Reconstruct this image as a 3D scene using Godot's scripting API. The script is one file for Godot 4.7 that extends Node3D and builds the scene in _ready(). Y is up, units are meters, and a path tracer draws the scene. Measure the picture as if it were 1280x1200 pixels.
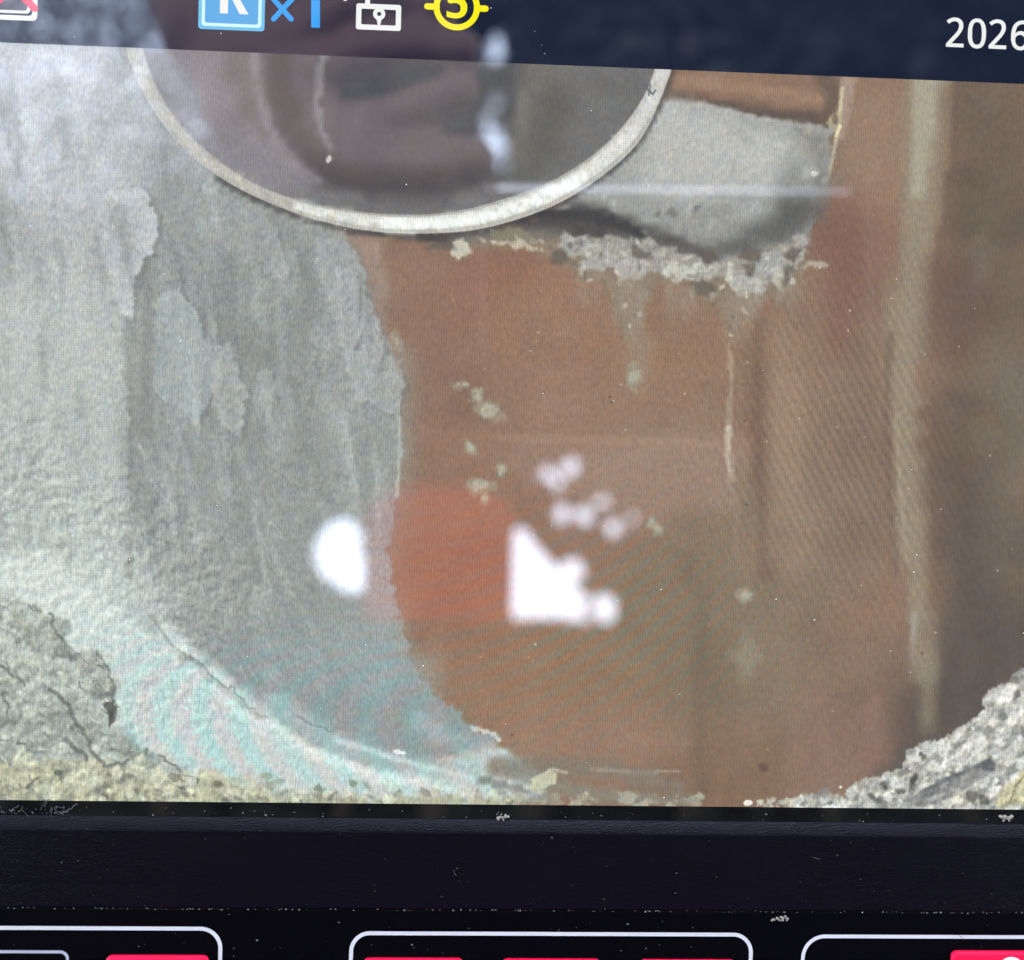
extends Node3D
# An inspection monitor seen from close up: its lit screen, the black bezel and the top of the keypad.
# Plane coordinates (u to the right, v downwards) are sixths of a millimetre on the monitor's front; S turns them into metres.
const S := 0.00016
const GROUND := -0.1685
const HEDGE_LEAVES := 36000
const OUTER_LEAVES := 9000
const CROWN_LEAVES := 15000
const EXPOSURE := 9.0
const SKY_ENERGY := 1.5
const PIC := Rect2(-60, 79.4, 1430, 926.6)      # the lit picture on the screen, in plane units
const TW := 1430
const TH := 927
var LEAN := Basis(Vector3.RIGHT, deg_to_rad(-18.0))

var names := {}
var rng := RandomNumberGenerator.new()
var cv: Image                                    # the picture being drawn
var gm: Image                                    # where it is grainy (red) and how strongly it beats with the pixel grid (green, blue)
var wob := FastNoiseLite.new()
var M := {}


func R(u: float, v: float, z := 0.0) -> Vector3:          # the monitor leans back a little
	return LEAN * Vector3((u - 640.0) * S, (600.0 - v) * S, z * S)

func pv(a: Array) -> PackedVector2Array:
	var p := PackedVector2Array()
	for i in range(0, a.size(), 2):
		p.append(Vector2(a[i], a[i + 1]))
	return p

func numbered(called: String) -> String:
	var k: int = names.get(called, -1) + 1
	names[called] = k
	return called if k == 0 else "%s_%03d" % [called, k]

func tag(o: Node, label: String, category: String, group := "", kind := "") -> void:
	if label: o.set_meta("label", label)
	if category: o.set_meta("category", category)
	if group: o.set_meta("group", group)
	if kind: o.set_meta("kind", kind)

func obj(called: String, mesh: Mesh, m: Material, parent: Node = null) -> MeshInstance3D:
	var o := MeshInstance3D.new()
	o.name = numbered(called)
	o.mesh = mesh
	o.material_override = m
	(parent if parent else self).add_child(o, true)
	return o


# ---------------------------------------------------------------- materials
func mat(c: Color, rough := 0.6, spec := 0.5) -> StandardMaterial3D:
	var m := StandardMaterial3D.new()
	m.albedo_color = c.linear_to_srgb()
	m.roughness = rough
	m.metallic_specular = spec
	return m

func lit(c: Color, gain := 1.0) -> StandardMaterial3D:     # lit pixels behind the glossy screen
	var m := mat(Color(0.004, 0.004, 0.005), 0.02, 0.62)
	m.emission_enabled = true
	m.emission = c
	m.emission_energy_multiplier = gain / EXPOSURE
	return m


# ---------------------------------------------------------------- meshes
func quad(st: SurfaceTool, a: Vector3, b: Vector3, c: Vector3, d: Vector3) -> void:   # seen from the front, clockwise
	for p in [a, b, c, a, c, d]:
		st.add_vertex(p)

func flat_mesh(polys: Array, z: float, uv := false) -> ArrayMesh:
	var st := SurfaceTool.new()
	st.begin(Mesh.PRIMITIVE_TRIANGLES)
	for poly in polys:
		var p: PackedVector2Array = poly
		var t := Geometry2D.triangulate_polygon(p)
		for i in range(0, t.size(), 3):
			var a := p[t[i]]; var b := p[t[i + 1]]; var c := p[t[i + 2]]
			var q := [a, b, c] if (b - a).cross(c - a) > 0.0 else [a, c, b]
			for w in q:
				st.set_normal(LEAN * Vector3.BACK)
				if uv:
					st.set_uv((w - PIC.position) / PIC.size)
				st.add_vertex(R(w.x, w.y, z))
	return st.commit()

func ring_mesh(outer: PackedVector2Array, inner: PackedVector2Array, z: float, shut := true) -> ArrayMesh:
	var st := SurfaceTool.new()
	st.begin(Mesh.PRIMITIVE_TRIANGLES)
	for i in outer.size() - (0 if shut else 1):
		var j := (i + 1) % outer.size()
		st.set_normal(LEAN * Vector3.BACK)
		quad(st, R(outer[i].x, outer[i].y, z), R(outer[j].x, outer[j].y, z), R(inner[j].x, inner[j].y, z), R(inner[i].x, inner[i].y, z))
	return st.commit()

func rrect(r: Rect2, rad: float, steps := 8) -> PackedVector2Array:
	var p := PackedVector2Array()
	var cs := [r.position + Vector2(rad, rad), Vector2(r.end.x - rad, r.position.y + rad), r.end - Vector2(rad, rad), Vector2(r.position.x + rad, r.end.y - rad)]
	for k in 4:
		for i in steps + 1:
			var a := PI + k * PI / 2 + i * PI / 2 / steps
			p.append(cs[k] + Vector2(cos(a), sin(a)) * rad)
	return p

func disc(c: Vector2, r: float, n := 28) -> PackedVector2Array:
	var p := PackedVector2Array()
	for i in n:
		p.append(c + Vector2.from_angle(TAU * i / n) * r)
	return p

func ribbon(pts: PackedVector2Array, w: float) -> Array:   # a stroke with round ends as polygons
	return Array(Geometry2D.offset_polyline(pts, w / 2, Geometry2D.JOIN_ROUND, Geometry2D.END_ROUND))

func stack_mesh(loops: Array, cap := true) -> ArrayMesh:   # loops of [outline, z], from the back to the front, joined and capped
	var st := SurfaceTool.new()
	st.begin(Mesh.PRIMITIVE_TRIANGLES)
	for k in loops.size() - 1:
		var a: PackedVector2Array = loops[k][0]
		var b: PackedVector2Array = loops[k + 1][0]
		st.set_smooth_group(-1 if k == 0 else 1)
		for i in a.size():
			var j := (i + 1) % a.size()
			quad(st, R(a[i].x, a[i].y, loops[k][1]), R(a[j].x, a[j].y, loops[k][1]), R(b[j].x, b[j].y, loops[k + 1][1]), R(b[i].x, b[i].y, loops[k + 1][1]))
	if cap:
		var top: PackedVector2Array = loops[-1][0]
		st.set_smooth_group(-1)
		var t := Geometry2D.triangulate_polygon(top)
		for i in range(0, t.size(), 3):
			var a := top[t[i]]; var b := top[t[i + 1]]; var c := top[t[i + 2]]
			for w in ([a, b, c] if (b - a).cross(c - a) > 0.0 else [a, c, b]):
				st.add_vertex(R(w.x, w.y, loops[-1][1]))
	st.generate_normals()
	return st.commit()


# ---------------------------------------------------------------- drawing the picture on the screen
func fill_shape(im: Image, p: PackedVector2Array, c: Color) -> void:   # scan-line fill
	var lo := INF; var hi := -INF
	for q in p:
		lo = minf(lo, q.y); hi = maxf(hi, q.y)
	var n := p.size()
	for y in range(maxi(0, int(floor(lo))), mini(im.get_height() - 1, int(ceil(hi))) + 1):
		var xs := []
		var yy := y + 0.5
		for i in n:
			var a := p[i]; var b := p[(i + 1) % n]
			if (a.y <= yy) != (b.y <= yy):
				xs.append(a.x + (yy - a.y) / (b.y - a.y) * (b.x - a.x))
		xs.sort()
		for k in range(0, xs.size() - 1, 2):
			var x0 := int(round(xs[k])); var x1 := int(round(xs[k + 1]))
			if x1 > x0:
				im.fill_rect(Rect2i(x0, y, x1 - x0, 1), c)

func ragged(p: PackedVector2Array, amount: float, shut := true) -> PackedVector2Array:
	var out := PackedVector2Array()
	var n := p.size()
	for i in (n if shut else n - 1):
		var a := p[i]; var b := p[(i + 1) % n]
		var k := maxi(1, int(a.distance_to(b) / 3.0))
		for j in k:
			var q := a.lerp(b, float(j) / k)
			out.append(q + Vector2(wob.get_noise_2d(q.x * 3.0, q.y * 3.0), wob.get_noise_2d(q.x * 3.0 + 900, q.y * 3.0)) * amount + Vector2(wob.get_noise_2d(q.x * 9.0, q.y * 9.0 + 300), wob.get_noise_2d(q.x * 9.0 + 500, q.y * 9.0)) * amount * 0.45)
	return out

func lay(shapes: Array, c: Color, soft := 1.5, alpha := 1.0, im: Image = null) -> void:   # polygons in plane units, with a feathered edge
	if im == null: im = cv
	var box := Rect2()
	var first := true
	for s in shapes:
		for q in s:
			if first:
				box = Rect2(q, Vector2.ZERO); first = false
			else:
				box = box.expand(q)
	box.position -= PIC.position
	box = box.grow(soft * 1.5 + 3)
	var whole := Rect2(0, 0, TW, TH)
	box = box.intersection(whole.grow(soft * 2 + 4))
	if box.size.x < 2 or box.size.y < 2: return
	var ib := Rect2i(box)
	ib.size = Vector2i(maxi(ib.size.x, 4), maxi(ib.size.y, 4))
	var f := maxf(1.0, soft / 2.0)
	var up := 1.0 if soft >= 2.0 else 2.0
	var sz := Vector2i(maxi(3, int(ib.size.x / f * up)), maxi(3, int(ib.size.y / f * up)))
	var k := Vector2(sz) / Vector2(ib.size)
	var layer := Image.create_empty(sz.x, sz.y, false, Image.FORMAT_RGBA8)
	layer.fill(Color(c.r, c.g, c.b, 0))
	for s in shapes:
		var p := PackedVector2Array()
		for q in s:
			p.append((q - PIC.position - Vector2(ib.position)) * k)
		fill_shape(layer, p, Color(c.r, c.g, c.b, alpha))
	if soft >= 2.0:
		layer.resize(maxi(2, sz.x / 2), maxi(2, sz.y / 2), Image.INTERPOLATE_BILINEAR)
		layer.resize(ib.size.x, ib.size.y, Image.INTERPOLATE_CUBIC)
	else:
		layer.resize(ib.size.x, ib.size.y, Image.INTERPOLATE_BILINEAR)
	im.blend_rect(layer, Rect2i(Vector2i.ZERO, ib.size), ib.position)

func C(r: int, g: int, b: int) -> Color:
	return Color8(r, g, b)

func smear(pts: PackedVector2Array, w0: float, w1: float, c: Color, soft: float, alpha: float, im: Image = null) -> void:   # a soft stroke whose width changes
	var shapes := []
	var n := pts.size()
	for i in n - 1:
		var a := pts[i]; var b := pts[i + 1]
		var wa := lerpf(w0, w1, float(i) / (n - 1)) / 2; var wb := lerpf(w0, w1, float(i + 1) / (n - 1)) / 2
		var o := (b - a).orthogonal().normalized()
		shapes.append(PackedVector2Array([a + o * wa, b + o * wb, b - o * wb, a - o * wa]))
		if wb > 1.0: shapes.append(disc(b, wb, 10))
	if w0 > 2.0: shapes.append(disc(pts[0], w0 / 2, 10))
	lay(shapes, c, soft, alpha, im)

func oval(c: Vector2, rx: float, ry: float, col: Color, soft: float, alpha: float, turn := 0.0, rag := 0.0, im: Image = null) -> void:
	var p := PackedVector2Array()
	for i in 24:
		var a := TAU * i / 24
		p.append(c + Vector2(cos(a) * rx, sin(a) * ry).rotated(turn))
	lay([ragged(p, rag) if rag > 0.0 else p], col, soft, alpha, im)

func stone(c: Vector2, r: float, stretch: float, turn: float, col: Color, soft: float, alpha: float) -> void:
	var p := PackedVector2Array()
	var n := rng.randi_range(5, 8)
	for i in n:
		var a := TAU * (i + rng.randf_range(-0.3, 0.3)) / n
		p.append(c + Vector2(cos(a) * r * stretch, sin(a) * r).rotated(turn) * rng.randf_range(0.7, 1.15))
	lay([p], col, soft, alpha)

func inside(p: PackedVector2Array, box: Rect2) -> Vector2:   # a random point of a polygon
	for k in 60:
		var q := box.position + Vector2(rng.randf(), rng.randf()) * box.size
		if Geometry2D.is_point_in_polygon(q, p): return q
	return p[0]

func bounds(p: PackedVector2Array) -> Rect2:
	var b := Rect2(p[0], Vector2.ZERO)
	for q in p: b = b.expand(q)
	return b

func near(c: Color, d: float) -> Color:
	var k := rng.randf_range(-d, d)
	return Color(clampf(c.r + k + rng.randf_range(-d, d) * 0.2, 0, 1), clampf(c.g + k, 0, 1), clampf(c.b + k + rng.randf_range(-d, d) * 0.2, 0, 1))

func regions() -> Array:
	return [
		["concrete_wall", wall_outline(), 0.08, "grey concrete wall on the left of the screen picture"],
		["concrete_slab", slab_outline(), 0.10, "pale concrete slab right of the pipe mouth on the screen"],
		["mortar_edge", mortar_outline(), 0.14, "ragged mortar edge under the slab on the screen"],
		["pipe_mouth", mouth_outline(), 0.16, "dark pipe mouth at the top of the screen picture"],
		["pipe_rim", rim_outline(), 0.20, "pale rim of the pipe mouth on the screen"],
		["pale_stripe", stripe_outline(), 0.08, "pale upright stripe on the brown wall, right of the screen"],
		["broken_rock", rock_outline(), 0.12, "cracked grey rock in the lower left corner of the screen"],
		["gravel_heap", gravel_outline(), 0.12, "pale gravel heap in the lower right corner of the screen"],
	]

func wall_outline() -> PackedVector2Array:
	return pv([-75.7, 69.8, -53.7, 1045.8, 699.4, 999.5, 658.2, 954.9, 607.3, 915.5, 551.4, 871.3, 520.7, 831.9, 502.5, 772.4, 486.8, 693.1, 496.2, 628.2, 502.6, 563.3, 499.6, 473.8, 482.8, 434.5, 466.2, 400.1, 449.9, 336.0, 424.3, 297.1, 325.2, 265.8, 255.6, 213.9, 195.4, 137.3, 154.8, 60.2])

func slab_outline() -> PackedVector2Array:
	return pv([731.8, 226.6, 790.7, 154.2, 825.4, 120.7, 860.8, 117.3, 912.0, 127.4, 968.4, 137.3, 1014.7, 141.6, 1035.3, 144.9, 1032.1, 185.6, 1028.7, 216.1, 1015.0, 241.9, 1009.8, 282.6, 987.5, 296.5, 926.4, 308.6, 901.2, 321.5, 865.3, 310.6, 834.6, 298.5, 793.7, 284.8, 752.7, 258.0, 682.3, 260.5])

func mortar_outline() -> PackedVector2Array:
	return pv([553.4, 307.8, 573.0, 292.2, 632.7, 284.2, 693.0, 288.1, 753.5, 292.1, 806.2, 296.4, 855.2, 310.9, 901.2, 321.5, 956.9, 301.5, 1007.7, 282.7, 1010.2, 299.8, 998.3, 318.4, 1033.2, 317.3, 998.6, 333.6, 984.1, 369.5, 948.1, 362.5, 923.3, 391.5, 913.8, 422.1, 902.9, 392.1, 876.8, 364.7, 845.8, 343.5, 810.6, 354.6, 796.3, 395.3, 786.9, 427.7, 766.0, 396.2, 755.0, 356.4, 729.6, 347.1, 694.0, 333.2, 683.6, 316.5, 633.3, 308.1, 593.4, 311.5, 563.7, 324.4])

func rim_arc(off: float) -> PackedVector2Array:      # the rim's inner (0) to outer (1) edge, left to right
	var i: PackedVector2Array = pv([166.2, 49.9, 181.0, 103.4, 209.4, 156.5, 253.3, 202.2, 314.8, 241.4, 384.1, 263.8, 443.5, 271.7, 493.0, 273.9, 552.5, 268.9, 612.0, 252.9, 681.5, 224.4, 735.9, 187.4, 775.3, 144.7, 801.6, 98.5, 816.5, 42.5])
	var o: PackedVector2Array = pv([144.9, 50.8, 158.6, 99.4, 186.0, 152.4, 230.0, 205.0, 287.5, 244.4, 354.8, 272.7, 419.2, 289.4, 478.6, 296.3, 553.1, 293.8, 612.7, 282.8, 682.2, 256.5, 741.7, 218.3, 791.1, 169.2, 821.9, 100.7, 838.8, 41.6])
	var p := PackedVector2Array()
	for k in i.size() - 1:
		for j in 8:
			var t := j / 8.0
			var a: Vector2 = i[k].cubic_interpolate(i[k + 1], i[maxi(k - 1, 0)], i[mini(k + 2, i.size() - 1)], t)
			var b: Vector2 = o[k].cubic_interpolate(o[k + 1], o[maxi(k - 1, 0)], o[mini(k + 2, o.size() - 1)], t)
			p.append(a.lerp(b, off))
	p.append(i[-1].lerp(o[-1], off))
	return p

func mouth_outline() -> PackedVector2Array:
	return rim_arc(0.02)

func rim_outline() -> PackedVector2Array:
	var p := rim_arc(0.0)
	var q := rim_arc(1.0)
	q.reverse()
	p.append_array(q)
	return p

func stripe_outline() -> PackedVector2Array:
	return pv([1134.0, 39.5, 1196.1, 36.9, 1189.7, 118.7, 1181.5, 210.7, 1168.1, 302.8, 1157.0, 404.9, 1155.3, 506.7, 1159.7, 608.4, 1167.9, 689.6, 1178.3, 781.1, 1194.1, 923.5, 1177.5, 923.7, 1155.3, 771.3, 1136.6, 680.1, 1124.1, 588.8, 1118.6, 487.3, 1117.2, 385.7, 1121.1, 284.0, 1125.4, 202.5, 1129.7, 121.0])

func rock_outline() -> PackedVector2Array:
	return pv([-60.3, 752.9, 16.1, 746.6, 59.8, 768.3, 86.5, 799.3, 106.4, 826.4, 137.3, 823.0, 155.5, 857.1, 159.3, 896.5, 155.0, 921.1, 179.7, 940.5, 196.3, 945.2, 238.5, 962.5, 274.8, 974.0, 341.7, 988.1, 430.4, 996.2, 529.6, 1001.2, 649.3, 1004.0, 650.2, 1040.0, -53.7, 1045.8])

func gravel_outline() -> PackedVector2Array:
	return pv([998.8, 1000.7, 1019.1, 990.4, 1065.3, 987.9, 1090.7, 973.5, 1116.4, 967.1, 1138.9, 956.7, 1151.8, 934.2, 1177.5, 923.7, 1203.2, 913.2, 1234.1, 897.5, 1249.2, 876.9, 1246.9, 866.7, 1281.9, 846.8, 1298.2, 828.2, 1320.6, 804.3, 1424.4, 746.2, 1431.7, 1054.1, 974.6, 1057.6])


func draw_picture() -> void:
	cv = Image.create_empty(TW, TH, false, Image.FORMAT_RGBA8)
	gm = Image.create_empty(TW, TH, false, Image.FORMAT_RGBA8)
	cv.fill(C(140, 100, 76))
	gm.fill(Color(0.25, 0, 0, 1))
	draw_brown()
	draw_concrete()
	draw_slab()
	draw_pipe()
	draw_rock()
	draw_gravel()
	finish_picture()


func draw_brown() -> void:
	# broad tones of the silted chamber floor and wall
	for a in [
		[Vector2(555.1, 382.5), 120, 90, C(141, 96, 74), 0.8], [Vector2(634.2, 350.1), 90, 40, C(150, 92, 70), 0.7], [Vector2(716.6, 437.8), 130, 90, C(151, 106, 80), 0.8], [Vector2(858.5, 453.9), 110, 110, C(146, 104, 76), 0.7],
		[Vector2(557.9, 502.1), 70, 70, C(134, 90, 68), 0.7], [Vector2(600.5, 620.9), 110, 60, C(146, 96, 72), 0.6], [Vector2(699.2, 558.5), 120, 50, C(156, 112, 86), 0.5], [Vector2(841.5, 595.4), 130, 60, C(148, 112, 92), 0.7],
		[Vector2(583.3, 741.1), 90, 100, C(140, 92, 66), 0.7], [Vector2(645.8, 850.0), 110, 80, C(148, 102, 70), 0.8], [Vector2(765.7, 818.1), 110, 80, C(134, 102, 68), 0.7], [Vector2(738.0, 928.9), 120, 50, C(150, 108, 82), 0.7],
		[Vector2(865.5, 756.1), 110, 100, C(124, 102, 74), 0.8], [Vector2(908.6, 856.2), 70, 70, C(118, 96, 68), 0.8], [Vector2(986.1, 673.0), 90, 130, C(128, 106, 82), 0.8], [Vector2(1001.8, 470.2), 70, 120, C(140, 106, 82), 0.7],
		[Vector2(1061.1, 367.1), 50, 90, C(136, 98, 80), 0.6], [Vector2(1066.3, 590.2), 60, 160, C(128, 100, 78), 0.7], [Vector2(1000.6, 854.9), 70, 90, C(126, 102, 78), 0.7], [Vector2(1063.9, 925.0), 80, 60, C(130, 94, 76), 0.7],
		[Vector2(931.3, 956.9), 90, 40, C(124, 90, 62), 0.8], [Vector2(1099.4, 904.3), 30, 50, C(136, 94, 82), 0.6], [Vector2(1134.4, 853.0), 30, 90, C(120, 92, 74), 0.6], [Vector2(881.1, 987.7), 70, 16, C(122, 80, 48), 0.7],
		[Vector2(1087.2, 163.3), 40, 90, C(150, 112, 88), 0.8], [Vector2(1059.2, 286.0), 45, 50, C(132, 84, 68), 0.8], [Vector2(1231.3, 117.1), 60, 60, C(118, 94, 72), 0.8], [Vector2(1244.6, 239.1), 70, 80, C(108, 86, 62), 0.8],
		[Vector2(1257.9, 361.1), 60, 60, C(116, 94, 70), 0.7], [Vector2(1195.5, 363.0), 40, 90, C(110, 76, 62), 0.8], [Vector2(1271.7, 503.7), 50, 90, C(126, 114, 96), 0.8], [Vector2(1210.2, 546.1), 40, 100, C(108, 82, 64), 0.8],
		[Vector2(1254.7, 667.5), 60, 70, C(120, 106, 86), 0.7], [Vector2(1191.3, 628.1), 14, 90, C(100, 74, 58), 0.6], [Vector2(1236.3, 769.9), 60, 60, C(104, 82, 64), 0.8], [Vector2(1233.0, 851.6), 70, 50, C(86, 72, 60), 0.85],
		[Vector2(1287.9, 748.6), 40, 60, C(92, 74, 60), 0.7], [Vector2(1207.7, 882.5), 40, 30, C(80, 66, 54), 0.8], [Vector2(1283.9, 799.8), 40, 50, C(70, 60, 50), 0.7], [Vector2(1156.5, 913.8), 50, 30, C(92, 74, 58), 0.6],
	]:
		oval(a[0], a[1], a[2], a[3], 44.0, a[4])
	for i in 260:                           # smaller mottling
		var q := Vector2(rng.randf_range(430, 1360), rng.randf_range(90, 1000))
		var warm := rng.randf() < 0.5
		oval(q, rng.randf_range(8, 40), rng.randf_range(8, 30), C(168, 116, 84) if warm else C(104, 78, 60), rng.randf_range(10, 26), rng.randf_range(0.05, 0.16), rng.randf() * 3.0)
	for i in 60:                            # the dark right side is blotched grey and ochre
		var q := Vector2(rng.randf_range(1200, 1360), rng.randf_range(100, 860))
		oval(q, rng.randf_range(8, 26), rng.randf_range(8, 34), [C(140, 126, 106), C(92, 70, 46), C(120, 98, 56), C(84, 66, 54)][i % 4], rng.randf_range(8, 18), rng.randf_range(0.12, 0.3), rng.randf() * 3.0)
	lay([pv([1194.1, 37.0, 1188.5, 241.0, 1177.8, 404.3, 1175.8, 587.7, 1192.4, 852.2, 1117.3, 1005.7, 1430.5, 1002.8, 1407.4, 28.2])], C(70, 56, 44), 30.0, 0.3)
	smear(pv([1243.3, 626.9, 1225.4, 749.7, 1207.0, 852.0, 1146.7, 934.2]), 70, 60, C(66, 52, 42), 40.0, 0.35)
	# brown ledge above the slab, with the shadow under it
	lay([pv([826.8, 52.2, 1053.5, 42.8, 1047.6, 144.5, 1025.1, 148.3, 968.6, 143.4, 912.2, 135.4, 861.0, 123.3, 825.3, 116.6])], C(136, 96, 72), 4.0, 1.0)
	smear(pv([839.9, 91.9, 921.5, 98.7, 1034.5, 110.5]), 18, 14, C(160, 118, 90), 10.0, 0.7)
	smear(pv([826.2, 112.6, 891.5, 124.1, 973.5, 135.1, 1037.3, 140.8]), 14, 26, C(80, 64, 54), 9.0, 0.8)
	smear(pv([1023.4, 74.4, 1038.5, 104.3, 1031.2, 145.1]), 30, 26, C(92, 70, 56), 12.0, 0.7)
	# upright edge right of the slab
	smear(pv([1059.7, 42.6, 1052.9, 103.7, 1045.8, 154.7]), 22, 14, C(166, 136, 122), 6.0, 0.8)
	smear(pv([1047.5, 93.8, 1043.5, 144.6, 1036.3, 185.4, 1028.9, 221.2]), 5, 4, C(196, 184, 150), 2.5, 0.9)
	oval(Vector2(1038.2, 136.7), 8, 13, C(176, 158, 128), 3.0, 0.9, 0.3, 2.0)
	oval(Vector2(1039.2, 133.6), 4, 7, C(120, 98, 78), 2.0, 0.9)
	smear(pv([1045.5, 142.5, 1040.7, 154.9]), 5, 4, C(226, 214, 160), 1.5, 0.9)
	# the pale stripe down the right
	lay([ragged(stripe_outline(), 2.0)], C(136, 117, 94), 18.0, 0.7)
	smear(pv([1161.3, 58.7, 1153.4, 160.8, 1143.8, 283.2, 1136.3, 405.5, 1137.1, 527.5, 1148.3, 649.3, 1163.8, 781.3, 1171.5, 842.3]), 40, 24, C(150, 134, 110), 18.0, 0.5)
	smear(pv([1157.4, 69.1, 1153.1, 150.6, 1146.5, 222.1]), 34, 22, C(166, 156, 134), 10.0, 0.7)
	smear(pv([1126.3, 507.5, 1134.9, 608.9, 1145.1, 690.1]), 8, 5, C(158, 140, 116), 3.0, 0.5)
	smear(pv([1155.0, 761.1, 1158.4, 818.1]), 9, 5, C(162, 158, 146), 7.0, 0.6)
	smear(pv([1198.7, 57.2, 1196.5, 138.8, 1186.4, 241.1, 1175.9, 322.9]), 10, 10, C(98, 74, 58), 8.0, 0.6)
	smear(pv([1115.7, 406.1, 1113.9, 507.8, 1120.4, 609.3, 1131.1, 710.7]), 10, 8, C(104, 80, 62), 6.0, 0.5)
	# worn lines, scabs and spots on the floor
	smear(pv([910.7, 422.2, 913.9, 472.6, 911.8, 513.0, 913.8, 553.3, 916.7, 593.6]), 5, 8, C(172, 150, 128), 4.0, 0.6)
	smear(pv([912.2, 528.1, 910.9, 563.5, 915.6, 589.6]), 9, 3, C(196, 186, 168), 3.0, 0.75)
	smear(pv([914.7, 593.7, 923.8, 633.9, 927.2, 694.4]), 7, 5, C(156, 124, 100), 5.0, 0.35)
	smear(pv([949.5, 421.1, 949.6, 512.0, 959.1, 612.9]), 24, 30, C(112, 74, 52), 16.0, 0.35)
	for a in [[Vector2(486.7, 432.4), 12, 14], [Vector2(595.5, 489.2), 11, 5], [Vector2(575.4, 483.7), 14, 4], [Vector2(610.0, 514.8), 18, 12], [Vector2(587.1, 561.3), 10, 8], [Vector2(626.7, 588.3), 9, 10], [Vector2(600.2, 608.9), 22, 9], [Vector2(606.6, 624.7), 7, 8], [Vector2(790.9, 465.8), 10, 18], [Vector2(817.4, 651.3), 7, 10], [Vector2(824.7, 658.1), 8, 6], [Vector2(938.5, 740.6), 9, 9], [Vector2(593.7, 499.2), 8, 10]]:
		oval(a[0], a[1], a[2], C(150, 138, 116), 4.0, 0.75, rng.randf_range(-0.4, 0.4), 9.0)
		oval(a[0] + Vector2(0, -1), a[1] * 0.6, a[2] * 0.6, C(174, 168, 146), 3.0, 0.75, rng.randf_range(-0.4, 0.4), 6.0)
	for a in [[pv([943.7, 390.9, 949.6, 512.0, 956.5, 633.1, 961.4, 713.9]), 12, 16, C(108, 72, 54), 10.0, 0.45], [pv([974.8, 410.2, 988.3, 551.5, 996.8, 693.0]), 44, 50, C(160, 126, 100), 24.0, 0.45], [pv([1077.5, 407.2, 1086.0, 549.1, 1104.8, 690.9]), 30, 36, C(120, 92, 74), 20.0, 0.4], [pv([877.6, 836.5, 881.5, 917.1, 887.2, 987.7]), 10, 14, C(112, 84, 62), 10.0, 0.45], [pv([693.2, 298.2, 686.0, 418.6, 668.7, 539.3]), 60, 60, C(160, 112, 88), 34.0, 0.3], [pv([1017.1, 246.9, 1059.9, 316.4, 1051.7, 408.0]), 60, 40, C(122, 76, 62), 26.0, 0.5], [pv([1103.9, 873.8, 1110.2, 924.5, 1105.8, 955.0]), 26, 30, C(150, 100, 90), 16.0, 0.45], [pv([1216.8, 607.1, 1227.0, 729.3, 1223.1, 831.3]), 20, 24, C(84, 64, 52), 16.0, 0.5]]:
		smear(a[0], a[1], a[2], a[3], a[4], a[5])
	oval(Vector2(940.3, 815.4), 16, 26, C(150, 142, 124), 14.0, 0.5)
	smear(pv([853.5, 675.7, 885.9, 755.7, 883.4, 826.3, 909.0, 876.4]), 10, 22, C(100, 84, 62), 16.0, 0.45)
	oval(Vector2(966.0, 955.5), 6, 5, C(84, 52, 46), 4.0, 0.9)
	smear(pv([623.8, 550.4, 699.0, 547.5, 799.8, 546.0, 921.7, 544.0]), 14, 8, C(172, 130, 104), 9.0, 0.4)
	lay([pv([628.9, 552.3, 931.9, 544.8, 923.8, 633.9, 802.1, 646.6, 640.0, 600.0])], C(164, 128, 112), 18.0, 0.3)
	oval(Vector2(460.4, 365.5), 14, 60, C(176, 132, 122), 9.0, 0.6)
	smear(pv([449.4, 316.2, 457.9, 385.5, 465.0, 435.0]), 12, 8, C(188, 130, 112), 5.0, 0.5)
	for i in 70:
		var q := Vector2(rng.randf_range(480, 1340), rng.randf_range(330, 980))
		oval(q, rng.randf_range(0.7, 1.6), rng.randf_range(0.7, 1.6), C(214, 196, 170) if i % 4 else C(40, 26, 20), 1.0, rng.randf_range(0.4, 0.9))


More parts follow.
